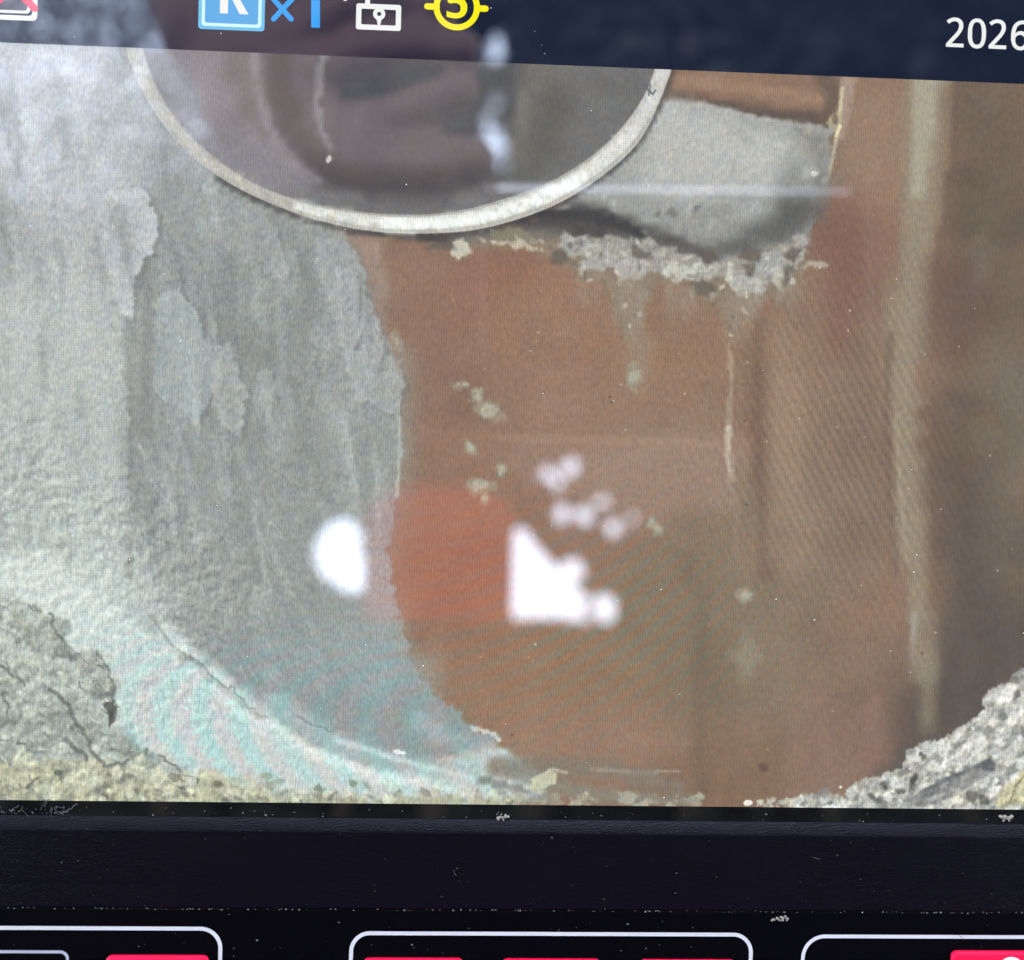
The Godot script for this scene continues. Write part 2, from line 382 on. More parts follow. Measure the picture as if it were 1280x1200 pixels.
func draw_concrete() -> void:
	var w := wall_outline()
	lay([ragged(w, 9.0)], C(138, 140, 134), 3.0, 1.0)
	lay([w], Color(0.4, 0.1, 0.1, 1), 10.0, 1.0, gm)
	lay([pv([-64.3, 577.2, 69.9, 573.9, 177.5, 630.3, 305.9, 706.6, 406.1, 793.9, 388.9, 903.3, 260.4, 855.6, -59.9, 772.4])], Color(0.5, 0.15, 0.42, 1), 60.0, 1.0, gm)
	for a in [
		[Vector2(40.2, 114.0), 110, 60, C(200, 198, 206), 0.9], [Vector2(61.9, 221.0), 100, 70, C(190, 188, 190), 0.85], [Vector2(131.1, 297.1), 60, 60, C(182, 179, 180), 0.8], [Vector2(95.6, 435.8), 110, 100, C(180, 177, 170), 0.85], [Vector2(60.2, 574.1), 90, 80, C(182, 182, 172), 0.85],
		[Vector2(110.2, 651.5), 80, 60, C(176, 182, 170), 0.8], [Vector2(73.8, 750.4), 100, 60, C(194, 204, 192), 0.85], [Vector2(160.8, 748.8), 70, 50, C(186, 196, 186), 0.7], [Vector2(235.2, 175.2), 40, 80, C(160, 158, 158), 0.7], [Vector2(296.6, 301.4), 60, 40, C(152, 149, 145), 0.7],
		[Vector2(328.9, 429.0), 70, 80, C(136, 134, 126), 0.8], [Vector2(332.1, 567.5), 110, 90, C(142, 141, 133), 0.8], [Vector2(296.1, 706.8), 90, 70, C(148, 148, 139), 0.8], [Vector2(430.4, 565.1), 60, 90, C(144, 142, 134), 0.8], [Vector2(438.2, 475.5), 50, 60, C(156, 154, 148), 0.8],
		[Vector2(420.7, 356.8), 26, 70, C(168, 164, 160), 0.8], [Vector2(376.0, 338.4), 26, 70, C(140, 138, 132), 0.8], [Vector2(425.6, 783.7), 70, 60, C(146, 148, 140), 0.8], [Vector2(486.2, 842.4), 50, 40, C(144, 152, 148), 0.8],
	]:
		oval(a[0], a[1], a[2], a[3], 40.0, a[4])
	# bright, ragged upper-left plaster and the seam below it
	lay([ragged(pv([-75.7, 69.8, 164.7, 69.6, 172.1, 138.2, 187.9, 236.1, 191.7, 314.8, 176.8, 344.8, 166.6, 364.8, 163.3, 433.8, 124.8, 444.8, -67.2, 450.3]), 12.0)], C(184, 184, 184), 18.0, 0.35)
	smear(pv([160.8, 325.6, 167.2, 433.7, 165.5, 532.2, 174.0, 650.1, 171.9, 728.9]), 10, 12, C(122, 116, 108), 8.0, 0.6)
	smear(pv([176.8, 344.8, 191.9, 413.3, 185.8, 482.4, 181.9, 571.2]), 34, 18, C(134, 128, 120), 12.0, 0.6)
	# layers of plaster that run down and end in ragged tongues, each with a lighter lip and a shade beside it
	lay([pv([166.1, 345.2, 325.3, 270.8, 454.8, 335.9, 497.8, 483.8, 501.0, 623.1, 484.4, 762.8, 406.3, 803.9, 306.3, 726.4, 187.6, 649.8])], C(130, 132, 126), 40.0, 0.45)
	for a in [
		[pv([246.5, 243.9, 325.4, 272.7, 347.8, 309.6, 358.6, 353.8, 342.1, 361.3, 326.9, 340.0, 297.5, 340.9, 272.4, 312.1]), C(156, 155, 150), 0.6], [pv([195.5, 314.7, 219.3, 333.6, 232.3, 392.4, 246.9, 431.4, 241.5, 451.3, 215.7, 432.3, 201.0, 383.5]), C(156, 156, 150), 0.6],
		[pv([220.8, 313.8, 248.5, 332.6, 261.1, 371.7, 272.2, 430.7, 263.1, 460.5, 250.8, 431.3, 238.2, 392.2]), C(148, 150, 148), 0.5], [pv([197.1, 385.5, 222.1, 372.9, 246.2, 401.8, 256.6, 429.1, 260.1, 455.7, 254.5, 510.2, 252.6, 554.6, 243.3, 530.2, 226.6, 570.1, 211.9, 523.1, 193.8, 494.0, 188.5, 433.1]), C(166, 176, 172), 0.7],
		[pv([244.9, 431.4, 262.6, 435.9, 269.2, 470.3, 264.3, 509.9, 255.0, 529.9]), C(154, 162, 162), 0.7], [pv([262.9, 450.7, 286.0, 435.2, 296.3, 459.6, 303.8, 487.1, 314.8, 498.7, 305.3, 510.8, 304.3, 553.3, 290.5, 548.7, 272.5, 529.4, 263.8, 490.2]), C(160, 160, 152), 0.75],
		[pv([390.0, 308.2, 419.5, 303.3, 444.7, 324.3, 453.5, 365.7, 452.7, 415.5, 437.1, 425.9, 412.0, 406.7, 396.1, 357.6]), C(158, 158, 154), 0.65], [pv([413.4, 337.2, 441.2, 346.3, 449.0, 425.5, 433.9, 457.7, 417.4, 426.4]), C(172, 170, 168), 0.6],
		[pv([425.7, 446.0, 467.1, 440.9, 497.2, 456.0, 502.9, 489.7, 490.8, 523.8, 468.7, 509.5, 444.9, 505.1]), C(162, 163, 158), 0.7], [pv([450.6, 365.8, 466.1, 395.2, 477.1, 444.6, 467.9, 474.7, 449.2, 435.4]), C(172, 164, 164), 0.6], [pv([370.1, 427.8, 389.9, 432.2, 394.9, 476.7, 380.0, 516.8, 365.6, 487.4]), C(146, 147, 142), 0.6],
		[pv([194.2, 511.7, 243.3, 530.2, 302.7, 568.2, 333.9, 646.6, 305.4, 686.8, 246.0, 648.6, 206.1, 610.0]), C(150, 152, 146), 0.45], [pv([120.6, 258.2, 173.6, 248.4, 192.7, 277.3, 195.5, 312.7, 180.7, 344.7, 169.5, 366.7, 168.7, 415.9, 152.8, 399.7, 132.3, 346.2]), C(188, 188, 188), 0.85], [pv([-66.9, 460.1, 105.5, 445.3, 164.6, 492.8, 168.2, 650.2, 70.7, 613.1, -63.4, 616.2]), C(188, 192, 184), 0.4],
	]:
		var r := ragged(a[0], 7.0)
		var sh := PackedVector2Array()
		for q in r: sh.append(q + Vector2(6, 3))
		lay([sh], C(98, 98, 92), 7.0, a[2] * 0.75)
		lay([r], a[1].lightened(0.07), 2.5, minf(1.0, a[2] * 1.15))
		var c := Vector2.ZERO
		for q in r: c += q / r.size()
		var inner := PackedVector2Array()
		for q in r: inner.append(c.lerp(q, 0.75) + Vector2(-4, -3))
		lay([inner], a[1].darkened(0.1), 14.0, a[2] * 0.6)
	for a in [
		[pv([309.6, 439.5, 344.1, 448.4, 367.3, 477.4, 350.8, 527.4, 323.8, 547.9]), 44, 26, C(120, 119, 112), 18.0, 0.6], [pv([367.4, 309.0, 380.6, 368.0, 376.3, 437.5]), 26, 14, C(122, 121, 115), 12.0, 0.6], [pv([185.0, 364.2, 190.5, 433.0, 186.4, 512.0, 184.8, 610.5]), 20, 10, C(126, 122, 116), 9.0, 0.6],
		[pv([302.7, 568.2, 333.9, 646.6, 355.3, 725.4]), 12, 6, C(160, 162, 154), 6.0, 0.5], [pv([322.1, 646.9, 333.1, 696.2, 338.6, 765.4]), 6, 3, C(176, 178, 170), 3.0, 0.55], [pv([344.8, 695.9, 367.6, 745.0, 404.3, 803.9]), 6, 4, C(168, 172, 164), 4.0, 0.5], [pv([442.6, 664.2, 473.1, 703.3, 484.4, 762.8]), 26, 20, C(150, 148, 142), 12.0, 0.5],
	]:
		smear(ragged(a[0], 5.0, false), a[1], a[2], a[3], a[4], a[5])
	smear(pv([496.3, 503.8, 499.7, 563.4, 497.1, 623.2]), 4, 5, C(176, 176, 160), 2.0, 0.7)
	lay([ragged(pv([424.3, 299.1, 450.9, 336.0, 466.2, 400.1, 482.8, 434.5, 497.6, 473.9, 496.9, 444.0, 480.4, 414.6, 471.1, 355.2, 456.0, 302.0]), 5.0)], C(150, 112, 96), 4.0, 0.6)
	for i in 150:                           # long smears left by water and the trowel
		var q := inside(w, Rect2(-60, 90, 560, 560))
		var l := rng.randf_range(50, 170)
		var drift := rng.randf_range(0.05, 0.3)
		var pts := PackedVector2Array([q, q + Vector2(l * drift * 0.4, l * 0.35), q + Vector2(l * drift, l)])
		if not Geometry2D.is_point_in_polygon(pts[2], w): continue
		var pale := rng.randf() < 0.5
		smear(ragged(pts, 4.0, false), rng.randf_range(3, 22), rng.randf_range(1, 8), C(192, 200, 194) if pale else C(108, 112, 106), rng.randf_range(3, 10), rng.randf_range(0.12, 0.34))
	for i in 300:                           # plaster mottling, pulled downwards
		var q := inside(w, Rect2(-60, 80, 640, 860))
		var left := q.x < 180
		oval(q, rng.randf_range(3, 15), rng.randf_range(6, 34), C(206, 206, 202) if rng.randf() < 0.5 else (C(140, 136, 130) if left else C(116, 114, 106)), rng.randf_range(3, 12), rng.randf_range(0.05, 0.16), rng.randf_range(-0.3, 0.5), 3.0)
	for i in 380:                           # trowel marks lower down run off to the right
		var q := inside(w, Rect2(-60, 560, 560, 350))
		var d := Vector2(rng.randf_range(6, 20), rng.randf_range(7, 26))
		smear(PackedVector2Array([q, q + d * 0.5 + Vector2(rng.randf_range(-2, 2), 0), q + d]), rng.randf_range(1.2, 3.0), 1.0, C(206, 214, 204) if rng.randf() < 0.5 else C(112, 114, 106), 2.0, rng.randf_range(0.12, 0.34))
	lay([w], C(126, 160, 166), 30.0, 0.17)
	lay([pv([-69.4, 352.7, 132.5, 356.1, 164.0, 463.3, 156.7, 571.8, 198.7, 708.7, 239.8, 806.6, 76.5, 868.1, -57.7, 870.0])], C(196, 214, 204), 50.0, 0.2)
	# the smooth pale slope at the foot, with its upper edge and cracks
	var slope: PackedVector2Array = pv([-61.2, 713.8, 72.7, 701.4, 151.4, 763.7, 210.6, 807.1, 262.2, 847.7, 309.9, 884.6, 354.8, 918.6, 409.4, 937.8, 449.2, 952.2, 508.8, 963.5, 568.1, 945.9, 627.6, 930.2, 668.2, 954.8, 698.8, 974.5, 649.5, 1010.0, -53.7, 1045.8])
	lay([ragged(slope, 5.0)], C(196, 208, 200), 9.0, 0.85)
	lay([slope], Color(0.45, 1.0, 0.1, 1), 50.0, 1.0, gm)
	lay([pv([-61.2, 713.8, 72.7, 701.4, 151.4, 763.7, 210.6, 807.1, 262.2, 847.7, 309.9, 884.6, 213.5, 935.2, 78.1, 936.8, -56.8, 909.1])], Color(0.45, 0.8, 0.35, 1), 40.0, 0.8, gm)
	lay([pv([307.2, 765.9, 474.0, 743.1, 525.7, 831.8, 607.2, 910.5, 668.3, 959.8, 568.4, 960.9, 448.9, 942.3, 359.5, 908.7, 279.9, 855.3])], Color(0.45, 0.75, 0, 1), 30.0, 1.0, gm)
	smear(pv([215.3, 797.1, 265.0, 843.7, 309.9, 880.6, 339.8, 905.9]), 26, 30, C(212, 226, 218), 12.0, 0.7)
	smear(ragged(pv([240.2, 824.3, 265.0, 841.7, 305.8, 872.8, 331.8, 896.1, 349.6, 905.8]), 7.0, false), 2.6, 1.6, C(112, 120, 114), 2.0, 0.7)
	smear(ragged(pv([235.4, 826.4, 260.2, 843.8, 299.9, 874.8, 339.8, 904.0]), 7.0, false), 8, 6, C(150, 158, 152), 6.0, 0.5)
	smear(pv([198.3, 777.7, 224.4, 812.7, 262.0, 839.8]), 4.0, 3.0, C(128, 134, 126), 2.5, 0.6)
	smear(pv([354.0, 884.0, 409.0, 922.9, 468.9, 948.0, 548.5, 961.1, 608.4, 965.4]), 36, 10, C(158, 178, 174), 12.0, 0.75)
	smear(pv([527.3, 901.5, 567.6, 926.0, 619.6, 928.3]), 26, 8, C(150, 172, 176), 12.0, 0.7)
	smear(pv([349.7, 908.8, 399.6, 942.9, 479.3, 971.8, 569.0, 985.8]), 14, 10, C(222, 228, 216), 7.0, 0.7)
	smear(pv([428.9, 927.6, 508.6, 951.6, 608.7, 975.4]), 8, 6, C(198, 216, 212), 4.0, 0.7)
	smear(pv([597.2, 910.6, 625.3, 918.3, 631.5, 926.2]), 6, 5, C(196, 206, 200), 3.0, 0.8)
	smear(pv([503.4, 941.7, 513.3, 943.5]), 6, 5, C(222, 230, 226), 2.0, 0.9)
	smear(ragged(pv([380.9, 899.5, 400.8, 909.1, 420.7, 917.8, 436.4, 910.7]), 4.0, false), 2.2, 1.4, C(108, 110, 104), 2.0, 0.7)
	smear(ragged(pv([337.1, 785.2, 367.0, 804.5, 378.9, 810.3]), 5.0, false), 2, 1.0, C(116, 118, 110), 2.0, 0.35)
	smear(pv([628.3, 960.2, 708.4, 954.3, 779.2, 963.6, 860.6, 982.9]), 30, 20, C(120, 108, 92), 12.0, 0.75)
	smear(pv([648.4, 965.0, 729.3, 989.2, 810.3, 998.5, 881.4, 999.8]), 20, 14, C(128, 124, 108), 8.0, 0.75)
	smear(pv([748.8, 960.9, 809.5, 964.3, 860.2, 961.7]), 4, 3, C(158, 150, 134), 3.0, 0.6)
	smear(pv([608.7, 975.4, 648.9, 985.0, 669.0, 989.8]), 10, 8, C(110, 110, 100), 5.0, 0.7)
	lay([ragged(pv([670.7, 974.8, 693.5, 961.5, 706.6, 965.4, 702.9, 979.5, 685.1, 991.7, 673.0, 987.8]), 3.0)], C(190, 188, 156), 2.0, 0.95)
	smear(pv([698.5, 961.5, 716.7, 965.3]), 5, 4, C(176, 172, 150), 2.0, 0.8)
	for i in 60:
		var q := Vector2(rng.randf_range(600, 900), rng.randf_range(990, 1006))
		stone(q, rng.randf_range(2, 6), 1.6, rng.randf_range(-0.3, 0.3), near(C(156, 152, 130), 0.1), 2.0, rng.randf_range(0.4, 0.8))


func draw_slab() -> void:
	# shadow under the rim, then the slab with its dark underside, then the crumbling mortar
	lay([pv([424.2, 295.2, 553.1, 296.8, 632.7, 284.2, 692.3, 260.1, 752.4, 246.0, 814.0, 284.1, 875.4, 304.2, 901.0, 313.5, 855.4, 319.0, 794.2, 302.9, 733.4, 296.8, 633.0, 296.2, 553.4, 308.8])], C(62, 58, 56), 6.0, 0.95)
	var s := slab_outline()
	lay([ragged(s, 5.0)], C(152, 154, 149), 5.0, 1.0)
	lay([s], Color(0.25, 0, 0.07, 1), 8.0, 1.0, gm)
	smear(pv([794.0, 294.8, 875.4, 304.2, 956.4, 281.3, 1009.0, 249.2, 1026.5, 206.1]), 26, 30, C(112, 112, 106), 20.0, 0.75)
	smear(pv([831.2, 152.6, 892.8, 180.6, 964.6, 194.1]), 56, 40, C(184, 187, 183), 26.0, 0.7)
	smear(pv([752.2, 236.0, 823.5, 255.6, 894.7, 261.2]), 30, 30, C(138, 140, 135), 20.0, 0.6)
	smear(pv([994.4, 151.5, 1023.7, 175.8, 1020.5, 216.4]), 20, 16, C(116, 114, 104), 12.0, 0.6)
	for a in [[Vector2(892.8, 180.6), 90, 40, C(174, 174, 168), 0.8], [Vector2(831.2, 152.6), 40, 22, C(170, 170, 166), 0.7], [Vector2(852.9, 212.3), 70, 30, C(170, 170, 164), 0.7], [Vector2(874.7, 277.0), 60, 20, C(140, 140, 132), 0.8], [Vector2(986.5, 253.0), 26, 26, C(84, 84, 80), 0.85], [Vector2(995.1, 181.9), 26, 30, C(150, 150, 142), 0.6], [Vector2(980.4, 212.8), 26, 12, C(118, 120, 114), 0.5], [Vector2(956.4, 279.3), 40, 16, C(110, 110, 104), 0.7], [Vector2(1020.4, 165.7), 8, 26, C(112, 106, 92), 0.6]]:
		oval(a[0], a[1], a[2], a[3], 18.0, a[4])
	smear(pv([712.4, 259.4, 773.3, 275.4, 844.8, 299.2, 885.8, 314.0]), 26, 14, C(66, 64, 62), 13.0, 0.85)
	smear(pv([632.4, 270.2, 672.4, 266.8, 732.7, 266.7, 793.8, 286.8]), 16, 12, C(46, 46, 46), 6.0, 0.9)
	smear(pv([880.6, 310.1, 926.1, 296.5, 971.7, 276.8, 1004.9, 251.4]), 16, 30, C(82, 82, 78), 16.0, 0.8)
	smear(pv([860.9, 121.3, 922.3, 133.0, 994.2, 144.4]), 7, 5, C(176, 172, 166), 3.0, 0.5)
	for a in [[Vector2(831.6, 257.3), 6], [Vector2(835.8, 261.2), 5], [Vector2(865.0, 252.1), 6], [Vector2(815.5, 261.9), 4], [Vector2(860.0, 256.4), 4]]:
		oval(a[0], a[1], 3.5, C(108, 108, 102), 3.0, 0.8, -0.5)
	oval(Vector2(1014.1, 203.5), 5, 4, C(196, 196, 184), 2.5, 0.9)
	for i in 60:
		var q := inside(s, bounds(s))
		oval(q, rng.randf_range(2, 9), rng.randf_range(2, 7), C(198, 198, 192) if rng.randf() < 0.55 else C(122, 122, 116), rng.randf_range(2, 5), rng.randf_range(0.1, 0.3), rng.randf() * 3)
	var m := mortar_outline()
	lay([pv([693.0, 290.1, 753.5, 292.1, 824.5, 298.8, 875.7, 320.3, 926.6, 315.7, 997.6, 290.1, 1006.2, 306.0, 983.4, 341.2, 947.6, 342.3, 922.6, 363.3, 901.6, 336.7, 866.1, 344.8, 825.3, 334.0, 784.8, 333.3, 733.9, 318.9])], Color(0.4, 0, 0.36, 1), 8.0, 1.0, gm)
	lay([ragged(m, 8.0)], C(132, 124, 108), 12.0, 0.6)
	lay([ragged(pv([693.0, 290.1, 753.5, 292.1, 824.5, 298.8, 875.7, 320.3, 926.6, 315.7, 997.6, 290.1, 1006.2, 306.0, 983.4, 341.2, 947.6, 342.3, 922.6, 363.3, 901.6, 336.7, 866.1, 344.8, 825.3, 334.0, 784.8, 333.3, 733.9, 318.9]), 9.0)], C(158, 156, 146), 4.0, 0.85)
	for a in [[Vector2(569.4, 312.2), 14, 12, C(196, 192, 172)], [Vector2(632.9, 294.2), 26, 9, C(126, 118, 92)], [Vector2(633.2, 306.1), 44, 3, C(190, 176, 152)], [Vector2(711.4, 303.6), 22, 14, C(160, 160, 152)], [Vector2(740.1, 324.7), 22, 14, C(164, 164, 156)], [Vector2(784.7, 331.3), 22, 14, C(172, 172, 166)], [Vector2(841.5, 335.5), 20, 10, C(190, 196, 180)], [Vector2(861.7, 328.9), 22, 6, C(184, 184, 168)], [Vector2(908.6, 331.4), 5, 14, C(206, 208, 184)], [Vector2(931.4, 346.8), 22, 14, C(172, 174, 164)], [Vector2(957.3, 319.7), 24, 16, C(152, 154, 148)], [Vector2(973.1, 339.5), 8, 14, C(178, 172, 152)], [Vector2(1018.8, 317.8), 16, 5, C(174, 160, 142)], [Vector2(997.6, 288.1), 10, 8, C(160, 158, 150)]]:
		oval(a[0], a[1], a[2], a[4 - 1], 3.0, 0.85, rng.randf_range(-0.2, 0.2), 8.0)
	for a in [[Vector2(794.4, 310.9), 16, 6, 0.5], [Vector2(883.6, 310.0), 10, 7, 0.2], [Vector2(936.6, 308.3), 14, 10, 0.2], [Vector2(983.1, 329.0), 6, 22, 0.3], [Vector2(989.8, 306.5), 10, 8, 0.0], [Vector2(543.5, 311.1), 18, 6, 0.0], [Vector2(693.7, 320.2), 14, 10, 0.0], [Vector2(876.5, 352.6), 16, 10, 0.2], [Vector2(932.9, 325.6), 8, 8, 0.0]]:
		oval(a[0], a[1], a[2], C(92, 82, 70), 4.0, 0.75, a[3], 6.0)
	for i in 26:
		var q := Vector2(rng.randf_range(700, 1000), rng.randf_range(340, 372))
		smear(PackedVector2Array([q, q + Vector2(rng.randf_range(-6, 4), rng.randf_range(14, 44))]), rng.randf_range(6, 18), rng.randf_range(2, 6), C(160, 148, 134), rng.randf_range(6, 12), rng.randf_range(0.12, 0.3))
	# pale runs below it
	for a in [[pv([785.0, 345.4, 792.3, 395.4, 797.2, 435.5]), 30, 22], [pv([927.6, 361.1, 920.4, 401.7, 915.0, 432.1]), 34, 8], [pv([835.7, 345.8, 846.7, 383.7, 843.4, 414.0]), 22, 10], [pv([714.2, 337.6, 717.2, 377.6, 707.8, 408.0]), 16, 8], [pv([787.1, 435.8, 793.1, 475.8]), 22, 16], [pv([876.8, 364.7, 869.4, 397.1]), 16, 8]]:
		smear(ragged(a[0], 6.0, false), a[1], a[2], C(154, 134, 118), 18.0, 0.42)
	for i in 90:
		var q := inside(m, bounds(m))
		oval(q, rng.randf_range(1.5, 6), rng.randf_range(1.5, 4), C(206, 206, 190) if rng.randf() < 0.55 else C(98, 92, 80), 2.0, rng.randf_range(0.2, 0.6), rng.randf() * 3, 2.0)


func draw_pipe() -> void:
	var mo := mouth_outline()
	lay([mo], C(98, 98, 96), 2.0, 1.0)
	lay([mo], Color(0.2, 0, 0, 1), 3.0, 1.0, gm)
	# grey-lavender light on the left inside of the rim, dark bands, the pale joint ring and the silt at the bottom
	for a in [
		[pv([184.3, 78.6, 209.7, 126.9, 256.8, 184.3, 324.3, 226.3]), 70, 60, C(134, 131, 136), 16.0, 0.9], [pv([228.6, 57.1, 245.7, 125.5, 294.2, 192.7, 363.8, 234.8]), 60, 50, C(122, 118, 124), 20.0, 0.85],
		
		[pv([547.8, 63.7, 529.0, 114.3]), 90, 60, C(84, 86, 98), 22.0, 0.7],
		[pv([677.2, 38.3, 669.2, 128.7, 640.8, 199.9]), 120, 60, C(96, 94, 84), 26.0, 0.9], [pv([748.0, 55.4, 739.3, 116.0, 690.7, 188.0]), 70, 30, C(100, 98, 94), 20.0, 0.8], [pv([627.8, 70.4, 629.6, 150.3]), 26, 30, C(112, 110, 100), 14.0, 0.6],
		[pv([679.2, 128.3, 670.6, 188.8, 641.5, 229.8]), 40, 30, C(78, 76, 68), 18.0, 0.6], [pv([393.5, 244.6, 462.8, 252.1, 552.1, 253.0, 631.5, 232.2]), 20, 18, C(104, 98, 98), 9.0, 0.7],
	]:
		smear(a[0], a[1], a[2], a[3], a[4], a[5])
	lay([pv([312.5, 53.6, 316.8, 112.8, 329.7, 161.7, 353.1, 198.5, 393.1, 228.7, 452.8, 246.5, 551.9, 245.0, 609.2, 219.0, 629.9, 160.3, 638.5, 99.9, 637.1, 40.0])], C(66, 66, 68), 12.0, 0.85)
	smear(pv([341.9, 52.3, 343.3, 111.7, 354.2, 160.8, 376.7, 199.6]), 34, 24, C(48, 48, 46), 12.0, 0.8)
	smear(pv([443.5, 58.0, 439.9, 117.8, 452.9, 167.0]), 80, 70, C(56, 58, 68), 20.0, 0.7)
	smear(pv([399.0, 53.9, 390.2, 99.9, 387.2, 139.7, 392.8, 169.2, 406.2, 196.5]), 11, 8, C(132, 136, 138), 6.0, 0.6)
	smear(pv([393.0, 222.8, 462.4, 234.2, 551.7, 233.0, 611.0, 208.9]), 34, 38, C(56, 52, 52), 16.0, 0.75)
	smear(pv([309.1, 73.5, 314.1, 122.8, 328.9, 171.7, 355.3, 210.3, 393.3, 236.7]), 12, 10, C(134, 126, 132), 9.0, 0.7)
	oval(Vector2(403.5, 207.5), 3, 5, C(216, 204, 204), 2.0, 0.9, 0.4)
	smear(pv([601.6, 235.3, 641.7, 237.8, 681.6, 230.4]), 9, 12, C(118, 116, 122), 6.0, 0.6)
	for i in 60:
		var q := inside(mo, bounds(mo))
		oval(q, rng.randf_range(6, 26), rng.randf_range(8, 30), C(128, 124, 126) if rng.randf() < 0.5 else C(64, 62, 60), rng.randf_range(8, 18), rng.randf_range(0.05, 0.16), rng.randf())
	# the rim: duller on the left, brightest at the bottom
	var r := rim_outline()
	var q := rim_arc(1.02)
	smear(q.slice(30), 12, 8, C(40, 40, 40), 6.0, 0.6)
	lay([r], C(176, 173, 163), 1.6, 1.0)
	lay([r], Color(0.35, 0, 0, 1), 2.0, 1.0, gm)
	var mid := rim_arc(0.5)
	smear(mid.slice(40, 96), 16, 20, C(214, 218, 208), 8.0, 0.9)
	smear(mid.slice(54, 86), 14, 14, C(234, 240, 232), 6.0, 0.9)
	smear(mid.slice(88, 112), 16, 16, C(206, 206, 204), 6.0, 0.7)
	smear(rim_arc(0.86).slice(20, 100), 3, 4, C(160, 158, 146), 2.5, 0.6)
	smear(rim_arc(0.06).slice(10, 90), 2, 2, C(150, 148, 142), 1.5, 0.7)
	for i in 110:
		var t := rng.randi_range(0, mid.size() - 1)
		oval(mid[t] + Vector2(rng.randf_range(-9, 9), rng.randf_range(-9, 9)), rng.randf_range(2, 9), rng.randf_range(1.5, 4), C(226, 224, 206) if rng.randf() < 0.5 else C(150, 142, 118), 2.5, rng.randf_range(0.1, 0.32), rng.randf_range(0, 1))
	smear(pv([797.6, 103.6, 805.9, 111.4, 809.8, 105.2]), 3, 2, C(90, 92, 96), 1.5, 0.85)
	smear(pv([802.6, 99.4, 800.9, 113.6]), 2.5, 2, C(90, 92, 96), 1.5, 0.8)


